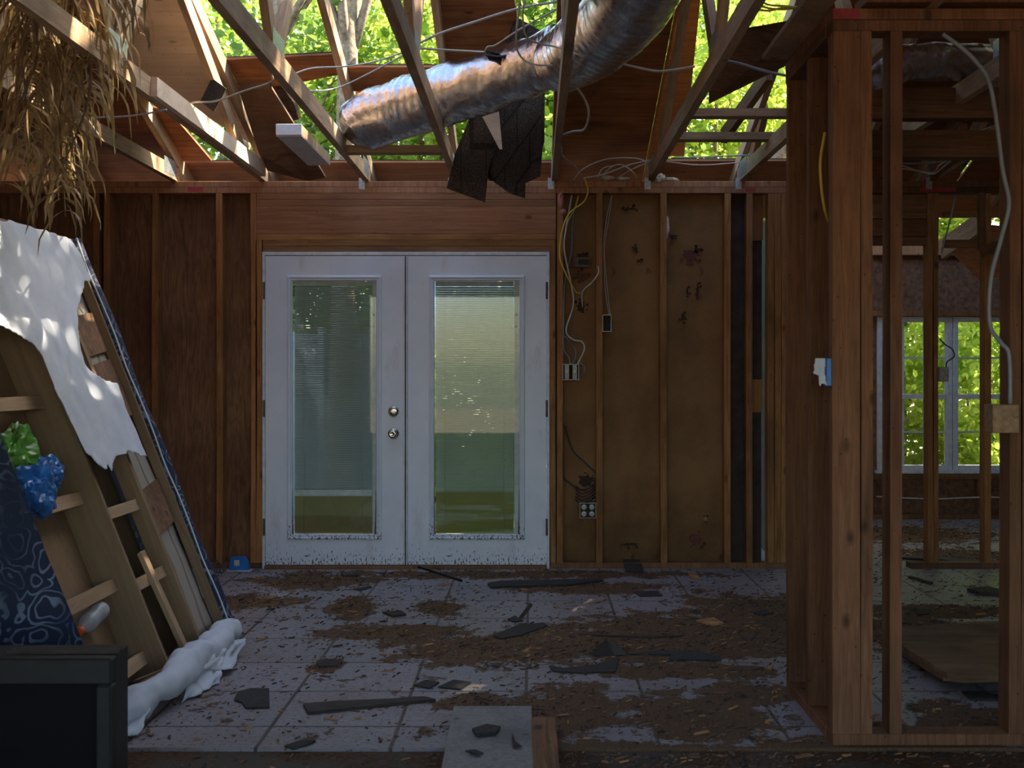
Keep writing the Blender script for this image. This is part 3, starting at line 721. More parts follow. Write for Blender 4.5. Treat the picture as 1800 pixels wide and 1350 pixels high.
timb = timber('broken_rafter', P(1345,190,6.9), P(1318,300,7.3), .038, .085, M['header']); tag(timb, 'orange-lit broken rafter end beside the right tree gap', 'rafter')
timb = timber('broken_rafter', P(1695,226,6.6), P(1640,310,7.3), .04, .06, M['deck']); tag(timb, 'thin orange rafter slanting above the right room cables', 'rafter')
# cross pieces between chords
for (p0, p1, lab) in (((P(597,264,6.6)), P(788,264,6.6), 'brown ceiling crosspiece the duct end rests on'),
                      ((P(1208,200,6.2)), P(1388,200,6.2), 'upper of two ladder blocks before the right tree gap'),
                      ((P(1188,241,6.6)), P(1374,241,6.6), 'lower of two ladder blocks before the right tree gap')):
    tag(timber('ceiling_block', p0, p1, .085, .042, M['truss'], side=(0,1,0)), lab, 'timber block', 'crosspieces between the trusses')
tag(timber('ceiling_beam', (1.45,5.4,2.52), (4.8,5.4,2.52), .09, .14, M['stud_old'], side=(0,1,0)), 'upper dark ceiling beam seen through the partition', 'beam')
tag(timber('ceiling_beam', (1.45,5.6,2.37), (4.8,5.6,2.37), .09, .13, M['stud_old'], side=(0,1,0)), 'lower dark ceiling beam seen through the partition', 'beam')
tag(timber('loose_truss_chord', P(1655,440,8.6), P(1722,392,8.2), .04, .14, M['truss'], side=(1,.4,0)), 'pale fallen chord slanting above the far window', 'timber')
tag(prism('plywood_sheet', [P(1672,442,8.9),P(1740,395,8.7),P(1810,400,8.7),P(1800,480,8.9),P(1722,492,9.0)], (0,.013,0), M['deck']), 'brown plywood hanging above the far window', 'plywood')
# white painted boxed trim end hanging by the truss
e = empty('boxed_trim', P(530,250,6.7), 'white-ended boxed trim sticking out below the left trusses', 'trim box')
xw0, xw1 = (485-CX)*6.3/F, (530-CX)*6.3/F
za, zb = P(0,237,6.3).z, P(0,218,6.3).z
box('trim_side', (xw0,6.31,za), (xw1,7.2,zb), M['truss'], e); box('painted_end', (xw0-.001,6.30,za-.001), (xw1+.001,6.309,zb+.001), M['white_trim'], e)
box('painted_soffit', (xw0,6.31,za-.006), (xw1,7.2,za-.0005), M['white_trim'], e)

# ------------------------------------------------------------------ flexible duct
def duct(name, pts, rad, label):
    e = empty(name, pts[0], label, 'air duct')
    sp = spline(pts, 26); V = []; Fc = []; n = 40; m = len(sp)
    tube_geo(sp, rad, n, V, Fc)
    V2 = []
    for i, v in enumerate(V):
        k = i//n
        if k >= m: V2.append(v); continue
        c = sp[k]; dr = (v-c)
        L_ = dr.length; s = k/(m-1)
        w = noise.noise(Vector((v.x*7, v.y*7, v.z*7)))*.014+noise.noise(v*26)*.004+noise.noise(v*55)*.0015
        w += -.007*(abs(math.sin(k*.62+noise.noise(v*3)*4.5))**6)*(.4+noise.noise(v*2.1))
        V2.append(c+dr*(1+w/max(L_,.02)))
    mesh('foil_jacket', V2, Fc, M['foil'], e, True)
    return e
d1 = duct('foil_duct', [P(612,240,6.55), P(650,212,6.5), P(720,188,6.4), P(800,163,6.25), P(880,138,6.05), P(950,112,5.85), P(990,92,5.75)],
     lambda t: .035+.118*min(1,(t/.10))**.55 + .012*math.sin(t*5), 'crinkled silver foil duct lying across the trusses')
d2 = duct('foil_duct', [P(985,112,5.72), P(1030,82,5.5), P(1078,42,5.3), P(1120,-15,5.05), P(1160,-90,4.8)],
     lambda t: .150+.03*math.sin(t*2.2), 'second length of foil duct, rising out of the top beyond the end-on truss')
duct('foil_duct', [P(1535,128,5.1), P(1600,112,5.2), P(1690,108,5.3), P(1760,112,5.4)], lambda t: .085, 'foil duct glimpsed through the stud partition at right')
def blobtape(p, s, lab):
    c = P(*p); e = empty('duct_tie', c, lab, 'tape')
    prism('tape', [c+Vector(v)*s for v in ((-.05,-.02,.03),(.03,-.03,.01),(.07,-.02,-.02),(.05,-.02,-.06),(.01,-.02,-.03),(-.03,-.02,-.02))], (0,.02,0), M['tape'], e)
    tube('tape_tail', [c+Vector((-.04,-.03,.0))*s, c+Vector((.02,-.035,-.01))*s, c+Vector((.09,-.03,-.0))*s], .009*s, M['tape'], e)
blobtape((868,100,5.86), .9, 'black tape wrapped on the duct'); blobtape((1012,22,5.35), .9, 'black tape tie on the upper duct end')

# ------------------------------------------------------------------ cables
def cable(pts, mat, label, r=.0045, name='electric_cable', group=None):
    o = tube(name, [P(*p) for p in pts], r, M[mat], None, 7); return tag(o, label, 'cable', group)
cable([(161,207,5.4),(230,204,5.35),(293,193,5.3)], 'cable_g', 'grey cable between the left trusses, below the pale plywood')
cable([(331,203,5.9),(337,181,5.9),(378,178,5.6),(430,160,5.1),(475,145,4.80),(478,130,4.76)], 'cable_w', 'pale cable running right of the shingle patch')
cable([(511,132,5.8),(549,120,5.9),(605,117,6.0),(660,108,6.0),(709,92,6.0)], 'cable_w', 'upper pale cable across the tree gap')
cable([(539,160,5.8),(570,159,5.9),(603,151,6.0),(651,128,6.0),(711,96,6.0)], 'cable_w', 'lower pale cable across the tree gap')
cable([(735,77,5.5),(773,59,5.5),(830,40,5.5),(907,16,5.5),(979,3,5.5)], 'cable_w', 'thick white cable rising above the duct', .006)
cable([(737,85,5.5),(800,89,5.5),(853,92,5.6)], 'cable_w', 'white cable running into the tape on the duct', .0055)
cable([(852,92,5.6),(858,82,5.5),(872,79,5.5),(915,51,5.4),(979,16,5.4)], 'cable_w', 'white cable leaving the duct tape up to the end-on truss')
cable([(915,-5,5.2),(907,67,5.3),(915,99,5.4),(939,113,5.4),(971,115,5.4)], 'cable_w', 'hanging cable loop in front of the duct, ending low')
cable([(922,-5,5.2),(919,27,5.2),(925,64,5.3),(949,77,5.35),(975,82,5.4),(1020,97,5.3)], 'cable_w', 'thin cable looping in front of the duct, higher one')
cable([(1077,108,5.6),(1131,121,5.6),(1165,125,5.6),(1221,117,5.5)], 'cable_w', 'white cable right of the duct to the orange truss', .006)
cable([(1263,105,4.9),(1300,112,4.9),(1345,125,4.85),(1382,133,4.8)], 'cable_g', 'white cable ending at the stud partition corner', .006)
cable([(1003,139,5.6),(1027,173,5.7),(1035,200,5.8),(1027,227,6.0),(1008,231,6.2),(987,238,6.3)], 'cable_w', 'white cable bowing out below the duct', .006)
for k, pts in enumerate(([(987,258,6.8),(990,275,6.9),(1010,290,7.2),(1026,313,7.45)], [(1008,316,7.4),(1025,297,7.3),(1065,280,7.2),(1115,278,7.2),(1136,288,7.25),(1130,316,7.4)],
    [(1055,316,7.4),(1070,297,7.3),(1090,289,7.3),(1110,300,7.3),(1122,316,7.4)], [(1025,313,7.35),(1062,306,7.3),(1105,290,7.3),(1145,281,7.3)], [(1050,312,7.35),(1060,296,7.3),(1080,291,7.3)], [(1084,314,7.4),(1110,298,7.3),(1142,284,7.3)])):
    cable(pts, 'cable_w', ['cable dropping onto the top plate left of the coil','outermost loop of the cable coil on the top plate','inner loop of the cable coil on the top plate','nearly straight cable across the coil on the top plate','short inner arc of cable in the coil','cable leaving the coil toward the orange truss'][k], .004, 'coiled_cable', 'cable coil on the top plate')
cable([(1180,278,7.2),(1240,276,7.2),(1320,273,7.2),(1345,280,7.2)], 'cable_g', 'pale cable crossing low in the right tree gap')
cable([(1170,284,7.3),(1230,290,7.3),(1300,286,7.3)], 'cable_w', 'thin lower cable crossing under the right tree gap', .003)
yw = 7.47
cable([(1027,312,yw),(1032,325,yw-.01),(1033,340,yw-.01),(1025,356,yw),(1001,375,yw),(988,407,yw-.01),(984,449,yw-.01),(991,473,yw-.01),(1011,511,7.52),(1020,516,7.53)], 'cable_y', 'yellow cable hanging beside the right door', .0055)
cable([(1017,343,7.56),(1011,365,7.54),(1000,385,7.52),(996,396,7.5)], 'cable_y', 'short yellow cable stub above the wall hole', .005)
cable([(1005,343,7.54),(995,401,7.5),(992,439,7.49),(1003,495,7.5),(1008,535,7.52),(995,580,7.5),(1007,597,7.5),(1023,601,7.5),(1027,615,7.5),(1015,641,7.5)], 'cable_w', 'white cable hanging to the switch box', .0055)
cable([(1017,343,7.57),(1007,385,7.54),(1004,444,7.54),(993,495,7.52),(991,560,7.5),(991,612,7.5),(1000,628,7.5),(1003,642,7.5)], 'cable_b', 'grey-blue cable hanging left to the switch box')
cable([(992,590,7.49),(1010,612,7.49),(1011,630,7.49),(1003,642,7.5)], 'cable_b', 'short blue wire curling into the switch box', .003)
cable([(1018,637,7.5),(1026,643,7.5),(1026,655,7.5),(1019,661,7.52)], 'cable_b', 'blue-green wire loop right of the switch box', .003)
cable([(1051,468,7.48),(1052,480,7.48),(1040,497,7.5),(1024,513,7.52),(1024,540,7.56)], 'cable_w', 'twisted pale wires below the wall hole', .005)
cable([(1075,343,7.57),(1066,385,7.57),(1061,428,7.57),(1062,470,7.57),(1064,513,7.57),(1071,555,7.56)], 'cable_w', 'thin pale wire down to the open box, left one', .0028)
cable([(1076,343,7.57),(1070,385,7.57),(1063,428,7.57),(1064,470,7.57),(1068,513,7.57),(1073,555,7.56)], 'cable_w', 'thin pale wire down to the open box, right one', .0028)
cable([(989,680,7.54),(989,740,7.54),(989,800,7.54),(990,837,7.54),(1000,848,7.54),(1014,859,7.54),(1030,862,7.53)], 'cable_k', 'black cable straight down beside the door stud', .005)
cable([(992,747,7.55),(1000,775,7.55),(1009,795,7.55),(1030,815,7.55),(1047,832,7.55),(1046,842,7.55),(1030,850,7.54)], 'cable_k', 'black cable curving toward the outlet', .005)
for k in range(5):
    yy = 855+k*6
    cable([(1012,yy,7.54),(1022,yy+6,7.51),(1036,yy+2,7.51),(1046,yy-6,7.54)], 'cable_k', ['top','second','middle','fourth','lowest'][k]+' turn of the black cable bundled above the outlet', .0045, 'bundled_cable', 'black cable bundle over the outlet')
cable([(1317,13,4.7),(1350,19,4.7),(1380,13,4.7),(1417,13,4.65)], 'cable_y', 'lowest yellow cable at the top near the partition', .0045, group=None)
cable([(1322,2,4.7),(1345,13,4.7),(1380,16,4.7),(1417,10,4.65)], 'cable_y', 'middle yellow cable at the top near the partition', .0045)
cable([(1330,-5,4.7),(1350,8,4.7),(1385,11,4.7),(1417,16,4.65)], 'cable_y', 'upper yellow cable at the top near the partition', .0045)
cable([(1450,233,4.05),(1442,283,4.04),(1444,330,4.04),(1449,365,4.05),(1456,390,4.1)], 'cable_y', 'yellow cable bowing out of the partition corner', .005)
cable([(1657,60,3.9),(1690,84,3.9),(1715,108,3.9),(1737,140,3.88),(1750,200,3.88),(1763,300,3.9),(1774,358,3.9),(1760,420,3.9),(1742,490,3.88),(1740,570,3.88),(1760,603,3.9),(1774,625,3.9),(1776,710,3.9)], 'cable_g', 'long grey cable hanging to the box at the right edge', .0075)
for k, pts in enumerate(([(1560,258,6.3),(1610,254,6.3),(1650,248,6.3),(1700,238,6.2),(1742,223,6.1)], [(1560,272,6.4),(1620,268,6.4),(1667,262,6.4),(1722,251,6.3)], [(1560,287,6.5),(1640,286,6.5),(1670,276,6.5),(1700,263,6.4)],
     [(1560,280,6.6),(1600,296,6.7),(1637,306,6.8),(1655,296,6.7),(1678,275,6.5)], [(1560,264,6.5),(1620,270,6.5),(1680,257,6.4),(1715,250,6.4)], [(1560,292,6.7),(1610,300,6.8),(1640,303,6.8),(1652,290,6.7),(1672,277,6.6)])):
    cable(pts, 'cable_w' if k % 2 else 'cable_g', ['topmost grey','second white','third grey','sagging white','grey middle','lowest white'][k]+' cable lying over the right room truss', .004, group='cables over the right room truss')
cable([(1679,347,7.4),(1668,395,7.4),(1655,443,7.4)], 'cable_g', 'short grey cable hanging under the right room plate', .006)
cable([(1652,596,7.45),(1662,606,7.4),(1674,614,7.4),(1677,627,7.4),(1665,636,7.42),(1663,646,7.45)], 'cable_k', 'dark cable looping into the box on the doorway stud', .0045)
cable([(1541,435+438,10.0),(1640,877,10.0),(1740,874,10.0),(1830,880,10.0)], 'cable_w', 'pale cable along the wall below the far window', .006)

# ------------------------------------------------------------------ electrical boxes
def swbox(px0, py0, px1, py1, Y, label, kind):
    a = P(px0, py1, Y); b = P(px1, py0, Y); c = (a+b)/2
    e = empty({'switch':'switch_box','outlet':'outlet_box','open':'junction_box'}[kind], (c.x, Y+.04, a.z), label, 'electrical box')
    m = M['box_w'] if kind != 'outlet' else M['box_grey']; t = .004
    box('box_wall', (a.x,Y,a.z), (a.x+t,Y+.06,b.z), m, e, 0); box('box_wall', (b.x-t,Y,a.z), (b.x,Y+.06,b.z), m, e, 0)
    box('box_wall', (a.x+t,Y,a.z), (b.x-t,Y+.06,a.z+t), m, e, 0); box('box_wall', (a.x+t,Y,b.z-t), (b.x-t,Y+.06,b.z), m, e, 0)
    box('box_back', (a.x+t,Y+.056,a.z+t), (b.x-t,Y+.06,b.z-t), M['box_dark'], e, 0)
    if kind == 'outlet': box('box_cover', (a.x+t,Y+.012,a.z+t), (b.x-t,Y+.016,b.z-t), M['box_dark'], e, 0)
    if kind != 'open':
        for s in (-1, 1):
            xc = c.x+s*(b.x-a.x)*.24
            d = box('receptacle' if kind == 'outlet' else 'switch_body', (xc-.015,Y-.002,a.z+.006), (xc+.015,Y+.011,b.z-.006), M['box_grey'] if kind == 'switch' else M['box_dark'], e)
            if kind == 'switch': box('toggle', (xc-.005,Y-.016,c.z-.008), (xc+.005,Y-.003,c.z+.010), M['box_w'], d)
            else:
                for q in (-1, 1):
                    f = lathe('socket_face', (xc, Y-.0025, c.z+q*.022), (0,-1,0), [(.0175,0),(.0175,.004),(.0,.0045)], M['box_w'], d, 18)
                    for sx_ in (-.006,.006): box('slot', (xc+sx_-.001,Y-.0085,c.z+q*.022-.002), (xc+sx_+.001,Y-.0066,c.z+q*.022+.007), M['box_dark'], d, 0)
    return e
swbox(989,640,1018,668,7.49,'double switch box with white frame beside the right door','switch')
swbox(1019,884,1048,911,7.49,'four-socket outlet box low on the wall beside a stud','outlet')
swbox(1059,553,1075,583,7.50,'empty open switch box nailed to a stud','open')
e = empty('wall_lamp_box', P(1022,462,7.56), 'broken metal box in a torn wall hole', 'electrical box')
p0 = P(1007,470,7.555); p1 = P(1038,452,7.555)
box('box_rim', (p0.x,7.55,p0.z), (p1.x,7.585,p1.z), M['hinge'], e); box('box_opening', (p0.x+.035,7.546,p0.z+.018), (p1.x-.01,7.5495,p1.z-.016), M['box_dark'], e)
a = P(1650,671,7.46); b = P(1666,645,7.46); e = empty('junction_box', (b.x,7.46,a.z), 'small grey box on the doorway stud left of the window mullion', 'electrical box')
box('box_body', (a.x,7.44,a.z), (b.x,7.495,b.z), M['box_grey'], e)
a = P(1737,760,3.9); b = P(1783,711,3.9); e = empty('junction_box', (a.x,3.93,a.z), 'beige square box at the right edge on the near stud', 'electrical box')
box('box_body', (a.x,3.86,a.z), (b.x,3.935,b.z), M['torn'], e); lathe('knockout', (a.x+.075,3.8595,a.z+.06), (0,-1,0), [(.012,0),(.012,.002),(.0,.002)], M['torn'], e, 16)
e = empty('junction_box', P(1450,679,4.0), 'blue plastic box with white rag on the partition stud', 'electrical box')
a = P(1449,678,3.98); b = P(1457,630,3.98); box('box_body', (a.x,3.95,a.z), (b.x+.01,4.0,b.z), M['plastic_blue'], e)
def rag(name, px, py, Y, w, h, mat, parent, seed):
    rr = random.Random(seed); c = P(px, py, Y)
    poly = [(-w*.4,h*.5),(w*.4,h*.5),(w*.3,0),(w*.5,-h*.5),(w*.1,-h*.35),(-w*.1,-h*.5),(-w*.2,-h*.1),(-w*.6,-h*.05)]
    return cloth(name, poly, c, Vector((1,0,0)), Vector((0,0,1)), Vector((0,-1,0)), lambda u, v: .012*noise.noise(Vector((u*40,v*30,seed))), M[mat], parent, .004, .002, 2)
rag('rag', 1443, 655, 3.94, .045, .10, 'white_fab', e, 3)
# nails of colour: pink insulation tufts, cream insulation on the plate, red marks on the plates
def fluff(name, c, s, mat, label, cat, seed):
    rr = random.Random(seed); bm = bmesh.new(); bmesh.ops.create_icosphere(bm, subdivisions=3, radius=1)
    for v in bm.verts:
        k = 1+.45*noise.noise(v.co*2.2+Vector((seed,0,0)))+.25*noise.noise(v.co*6)
        v.co = Vector((v.co.x*s[0], v.co.y*s[1], v.co.z*s[2]))*k
    me = bpy.data.meshes.new(name); bm.to_mesh(me); bm.free()
    return tag(link(name, me, M[mat], None, c, None, True), label, cat)
fluff('insulation_tuft', P(1160,313,7.5), (.035,.03,.028), 'cream', 'cream fluff on the metal tie under the orange truss', 'insulation', 1)
fluff('insulation_tuft', P(1178,316,7.54), (.05,.03,.014), 'cream', 'cream fluff strewn on the plate right of the tie', 'insulation', 2)
fluff('insulation_tuft', P(1068,313,7.54), (.045,.03,.016), 'cream', 'dim tuft of fluff on the plate under the cable coil', 'insulation', 3)
fluff('insulation_tuft', P(1098,315,7.54), (.04,.03,.012), 'cream', 'dim flat tuft right of the one under the coil', 'insulation', 4)
fluff('insulation_tuft', P(986,352,7.50), (.018,.02,.05), 'pink', 'pink insulation tuft atop the door stud', 'insulation', 5)
fluff('insulation_tuft', P(990,372,7.50), (.020,.02,.018), 'pink', 'smaller pink insulation tuft below the top one', 'insulation', 6)
fluff('hanging_tuft', P(1173,400,7.52), (.012,.01,.075), 'cream', 'pale rag strip hanging on a stud', 'rag', 7)
box('red_mark', (SX(1310),YW-.0012,TP-.07), (SX(1328),YW-.0002,TP-.045), M['red_paint'], wb, 0)
box('red_mark', (SX(330),YW-.0012,TP-.07), (SX(357),YW-.0002,TP-.04), M['red_paint'], wb, 0)
box('red_mark', (SX(1618),YW-.0012,TP-.07), (SX(1680),YW-.0002,TP-.04), M['red_paint'], wb, 0)

# ------------------------------------------------------------------ near stud partition (closet corner)
YF = 3.94
pt = empty('stud_partition', (1.3,YF,0), 'open stud partition corner in the right foreground, dark weathered timber', 'stud wall')
def FX(px): return (px-CX)*YF/F
mf = M['stud_front']
def fst(x0, x1, y0, y1, z0=.039, z1=TP-.080): 
    return timber('stud', ((x0+x1)/2,(y0+y1)/2,z0), ((x0+x1)/2+R.uniform(-.003,.003),(y0+y1)/2,z1), x1-x0, y1-y0, mf, pt, warp=.005)
x0 = FX(1464); xs1 = x0+.094
fst(x0, xs1, YF, YF+.038)                       # corner post, wide face to us
fst(xs1+.001, xs1+.040, YF, YF+.089)            # its trimmer
fst(x0+.002, x0+.091, YF+.040, YF+.078); 
fst(x0-.004, x0+.085, 4.27, 4.308); fst(x0-.004, x0+.085, 4.60, 4.638)
fst(FX(1564), FX(1584)+.002, YF, YF+.089); fst(FX(1773), FX(1795), YF, YF+.089); fst(FX(1795)+.001, FX(1816), YF, YF+.089)
box('bottom_plate', (x0-.004,YF+.091,0), (x0+.086,4.64,.038), mf, pt); box('bottom_plate', (x0,YF,0), (3.2,YF+.09,.038), mf, pt)
for k in range(2):
    z = TP-.079+.0395*k
    box('top_plate', (x0-.004,YF+.091,z), (x0+.086,4.66,z+.038), mf, pt); box('top_plate', (x0 if k else x0,YF,z), (3.2,YF+.09,z+.038), mf, pt)
box('red_end', (x0+.001,YF-.001,TP-.038), (x0+.09,YF+.0005,TP-.002), M['red_paint'], pt, 0)
box('plate_board', (x0-.11,YF-.30,TP+.002), (x0-.006,4.60,TP+.022), M['truss'], pt)
box('front_plate', (x0+.10,YF-.05,TP+.003), (3.2,YF+.09,TP+.04), mf, pt)
# little cripple framing over the right room opening
cf = empty('cripple_frame', (SX(1760),7.45,2.1), 'short boards nailed over the right room opening', 'timber')
timber('cripple_stud', (SX(1722),7.47,2.06), (SX(1722),7.47,2.43), .038, .05, M['stud_old'], cf)
timber('brace', (SX(1717),7.43,2.04), (SX(1790),7.43,2.14), .038, .07, M['stud_old'], cf, side=(0,1,0))
timber('rail', (SX(1655),7.46,2.10), (SX(1712),7.46,2.10), .04, .05, M['stud_old'], cf, side=(0,1,0))
timber('rail', (SX(1655),7.46,2.29), (SX(1712),7.46,2.29), .04, .03, M['stud'], cf, side=(0,1,0))

# ------------------------------------------------------------------ upended box spring
O = Vector((-1.47,4.05,.045)); U = Vector((0,1,0)); Vd = Vector((-.74,0,1.86)).normalized(); N = U.cross(Vd)
if N.x < 0: N = -N
LEN, WID, DEP = 2.02, 1.60, .26
bs = empty('box_spring', O+U*.8, 'upended torn box spring leaning left, navy damask cover and bare boards', 'box spring')
def pl(u, v, n=0): return O+U*u+Vd*v+N*n
def pix_uv(px, py, n=0):
    d = P(px, py, 1.0)-Vector((0,0,H)); o0 = Vector((0,0,H)); t = ((O+N*n-o0).dot(N))/d.dot(N); q = o0+d*t-O
    return q.dot(U), q.dot(Vd)
def board(name, u, v0, v1, n0, n1, th, mat, parent=bs):   # board standing on edge across the box, long way up the slope
    a = pl(u, v0, (n0+n1)/2); b = pl(u, v1, (n0+n1)/2); return timber(name, a, b, th, abs(n1-n0), M[mat], parent, side=U)
def cross(name, u0, u1, v, n0, n1, th, mat, parent=bs):
    a = pl(u0, v, (n0+n1)/2); b = pl(u1, v, (n0+n1)/2); return timber(name, a, b, th, abs(n1-n0), M[mat], parent, side=Vd)
board('frame_board', .68, .03, LEN, -.165, -.002, .02, 'spring_wood')
board('frame_board', 1.13, .02, LEN-.2, -.075, -.002, .035, 'spring_wood')
board('far_rail', 1.555, .0, LEN, -.055, -.012, .03, 'spring_wood')
cross('end_rail', .02, 1.55, .012, -.20, -.01, .02, 'spring_wood'); cross('end_rail', .02, 1.55, LEN-.012, -.20, -.01, .02, 'spring_wood')
for v in (.10,.42,.80,1.22): cross('slat', .03, .668, v, -.10, -.075, .055, 'slat_wood')
for v in (.38,.70,1.05,1.40): cross('slat', .692, 1.11, v, -.06, -.03, .05, 'slat_wood')
timber('short_brace', pl(.96,.02,-.02), pl(.90,.50,-.02), .05, .02, M['slat_wood'], bs, side=U)
for v0, v1 in ((.52,.74),(1.07,1.36),(1.40,1.6)): 
    prism('card_panel', [pl(1.16,v0,-.052),pl(1.535,v0+.05,-.052),pl(1.535,v1+.05,-.052),pl(1.16,v1,-.052)], N*.006, M['old_ply'], bs)
prism('backing_panel', [pl(.02,.03,-.172),pl(1.30,.03,-.172),pl(1.30,LEN-.03,-.172),pl(.02,LEN-.03,-.172)], N*.006, M['spring_wood'], bs)
cloth('quilted_panel', [(1.13,.03),(1.55,.03),(1.55,LEN-.03),(1.13,LEN-.03)], O+N*(-.068), U, Vd, N, lambda u, v: .008*noise.noise(Vector((u*7,v*7,3))), M['quilt'], bs, .03, .004, 0)
# navy cover: far edge roll, near side
tube('navy_edge', [pl(1.60,v,-.03+.006*math.sin(v*9)) for v in [LEN*k/12 for k in range(13)]], .046, M['navy'], bs, 12, 3)
tube('white_piping', [pl(1.562,v,.004+.004*math.sin(v*13)) for v in [LEN*k/12 for k in range(13)]], .004, M['white_fab'], bs, 7, 3)
cloth('navy_side', [(0,0),(DEP+.25,0),(DEP+.25,LEN*.92),(0,LEN*.92)], pl(-.005,0,.01), -N, Vd, -U, lambda u, v: .012*noise.noise(Vector((u*6,v*4,1)))+.02*math.sin(math.pi*min(1,u/.5)), M['navy'], bs, .025, .005, 0)
prism('navy_back', [pl(0,0,-.24),pl(1.6,0,-.24),pl(1.6,LEN,-.24),pl(0,LEN,-.24)], -N*.012, M['navy'], bs)
# torn white dust cover over the upper part
pxp = [(-60,360),(0,384),(40,392),(85,405),(125,418),(140,445),(158,482),(163,495),(150,497),(146,515),(137,545),(138,580),(145,615),(152,640),(170,655),(190,668),(207,672),
       (216,700),(236,755),(257,806),(240,803),(228,796),(219,800),(205,806),(195,832),(188,820),(186,833),(155,806),(145,795),(130,755),(104,700),(85,650),(78,628),(50,600),(0,574),(-60,545)]
poly = [pix_uv(x, y, .03) for x, y in pxp]
def crinkle(u, v):
    return .028+.012*noise.noise(Vector((u*4.2+v*2,v*2.0,5)))+.010*noise.noise(Vector((u*13,v*6,7)))+.012*abs(noise.noise(Vector((u*7-v*5,v*3,2))))
cloth('dust_cover', poly, O, U, Vd, N, crinkle, M['white_fab'], bs, .012, .002, 5)
poly = [pix_uv(x, y) for x, y in ((150,497),(163,545),(150,560),(142,530))]
# dust cover gathered along the foot of the box spring
fr_ = [P(404,1108,5.6)+Vector((0,0,.0)), Vector((-1.40,5.25,.085)), Vector((-1.385,4.95,.085)), Vector((-1.38,4.65,.10)), Vector((-1.40,4.35,.085)), Vector((-1.44,4.12,.07)), Vector((-1.47,3.98,.05))]
sp = spline(fr_, 10); V = []; Fc = []; tube_geo(sp, lambda t: .022+.045*math.sin(math.pi*min(1,.12+t*.95))**.6, 28, V, Fc)
V = [v+(v-sp[min(i//28,len(sp)-1)]).normalized()*(.026*noise.noise(v*8)+.012*noise.noise(v*22)-.016*abs(noise.noise(v*13+Vector((3,0,0))))) for i, v in enumerate(V)]
V = [Vector((v.x,v.y,max(v.z,.006))) for v in V]
fc_ = mesh('gathered_cover', V, Fc, M['white_fab'], bs, True)
def flap(pts, seed, nm='cover_flap'):
    a, b, c, d = [Vector(p) for p in pts]; V = []; n = 14; Fc = []
    for i in range(n+1):
        for j in range(n+1):
            s, t_ = i/n, j/n; p = a*(1-s)*(1-t_)+b*s*(1-t_)+c*s*t_+d*(1-s)*t_
            k = noise.noise(Vector((s*4,t_*3,seed)))*.03+noise.noise(Vector((s*12,t_*8,seed)))*.008
            q = p+Vector((k,-k*.6,k*.4)); q.z = max(q.z, .005+.003*(i%2)); V.append(q)
    for i in range(n):
        for j in range(n): Fc.append((i*(n+1)+j, (i+1)*(n+1)+j, (i+1)*(n+1)+j+1, i*(n+1)+j+1))
    o = mesh(nm, V, Fc, M['white_fab'], bs, True); md = o.modifiers.new('t', 'SOLIDIFY'); md.thickness = .002
    return o
flap([P(396,1108,5.55),P(410,1110,5.45),(-1.36,5.18,.01),(-1.40,5.05,.09)], 1)
flap([(-1.36,5.05,.10),(-1.30,5.25,.06),(-1.27,4.90,.01),(-1.33,4.60,.09)], 2)
flap([(-1.36,4.70,.12),(-1.31,4.95,.09),(-1.27,4.70,.006),(-1.34,4.42,.008)], 3)
flap([(-1.46,4.30,.10),(-1.38,4.25,.09),(-1.37,4.02,.01),(-1.47,3.98,.01)], 4)

# things in and round it
def crumple(name, c, s, mat, label, cat, seed, amp=.6):
    bm = bmesh.new(); bmesh.ops.create_icosphere(bm, subdivisions=4, radius=1)
    for v in bm.verts:
        k = 1+amp*noise.noise(v.co*1.6+Vector((seed,0,0)))+amp*.6*abs(noise.noise(v.co*4.5+Vector((0,seed,0))))
        v.co = Vector((v.co.x*s[0], v.co.y*s[1], v.co.z*s[2]))*k
    me = bpy.data.meshes.new(name); bm.to_mesh(me); bm.free()
    return tag(link(name, me, M[mat], None, c, None, False), label, cat)
crumple('plastic_bag', pl(.20,.86,-.04), (.06,.10,.09), 'bag_blue', 'crumpled blue plastic wrapper caught on a box spring slat', 'bag', 3)
crumple('plastic_bag', pl(.42,.92,-.07), (.05,.07,.06), 'bag_blue', 'smaller blue wrapper against the wide board', 'bag', 8)
crumple('plastic_bag', pl(.36,1.03,-.12), (.05,.10,.10), 'bag_green', 'green wrapper behind the blue plastic', 'bag', 5)
bt = empty('plastic_bottle', P(155,1095,4.42), 'clear plastic bottle with orange cap lying in the box spring', 'bottle')
bc = P(137,1112,4.38); ba = (P(178,1072,4.55)-bc).normalized()
lathe('bottle_body', bc+ba*.018, ba, [(.012,0),(.014,.012),(.03,.035),(.036,.06),(.036,.085),(.031,.095),(.035,.105),(.031,.12),(.035,.13),(.034,.165),(.028,.175),(.0,.17)], M['clear'], bt)
lathe('cap', bc, ba, [(.0,0),(.018,.001),(.019,.02),(.0,.021)], M['orange'], bt)
crumple('plastic_scrap', P(221,1250,4.2), (.045,.04,.025), 'white_trim', 'pale crumpled scrap behind the television', 'scrap', 11)

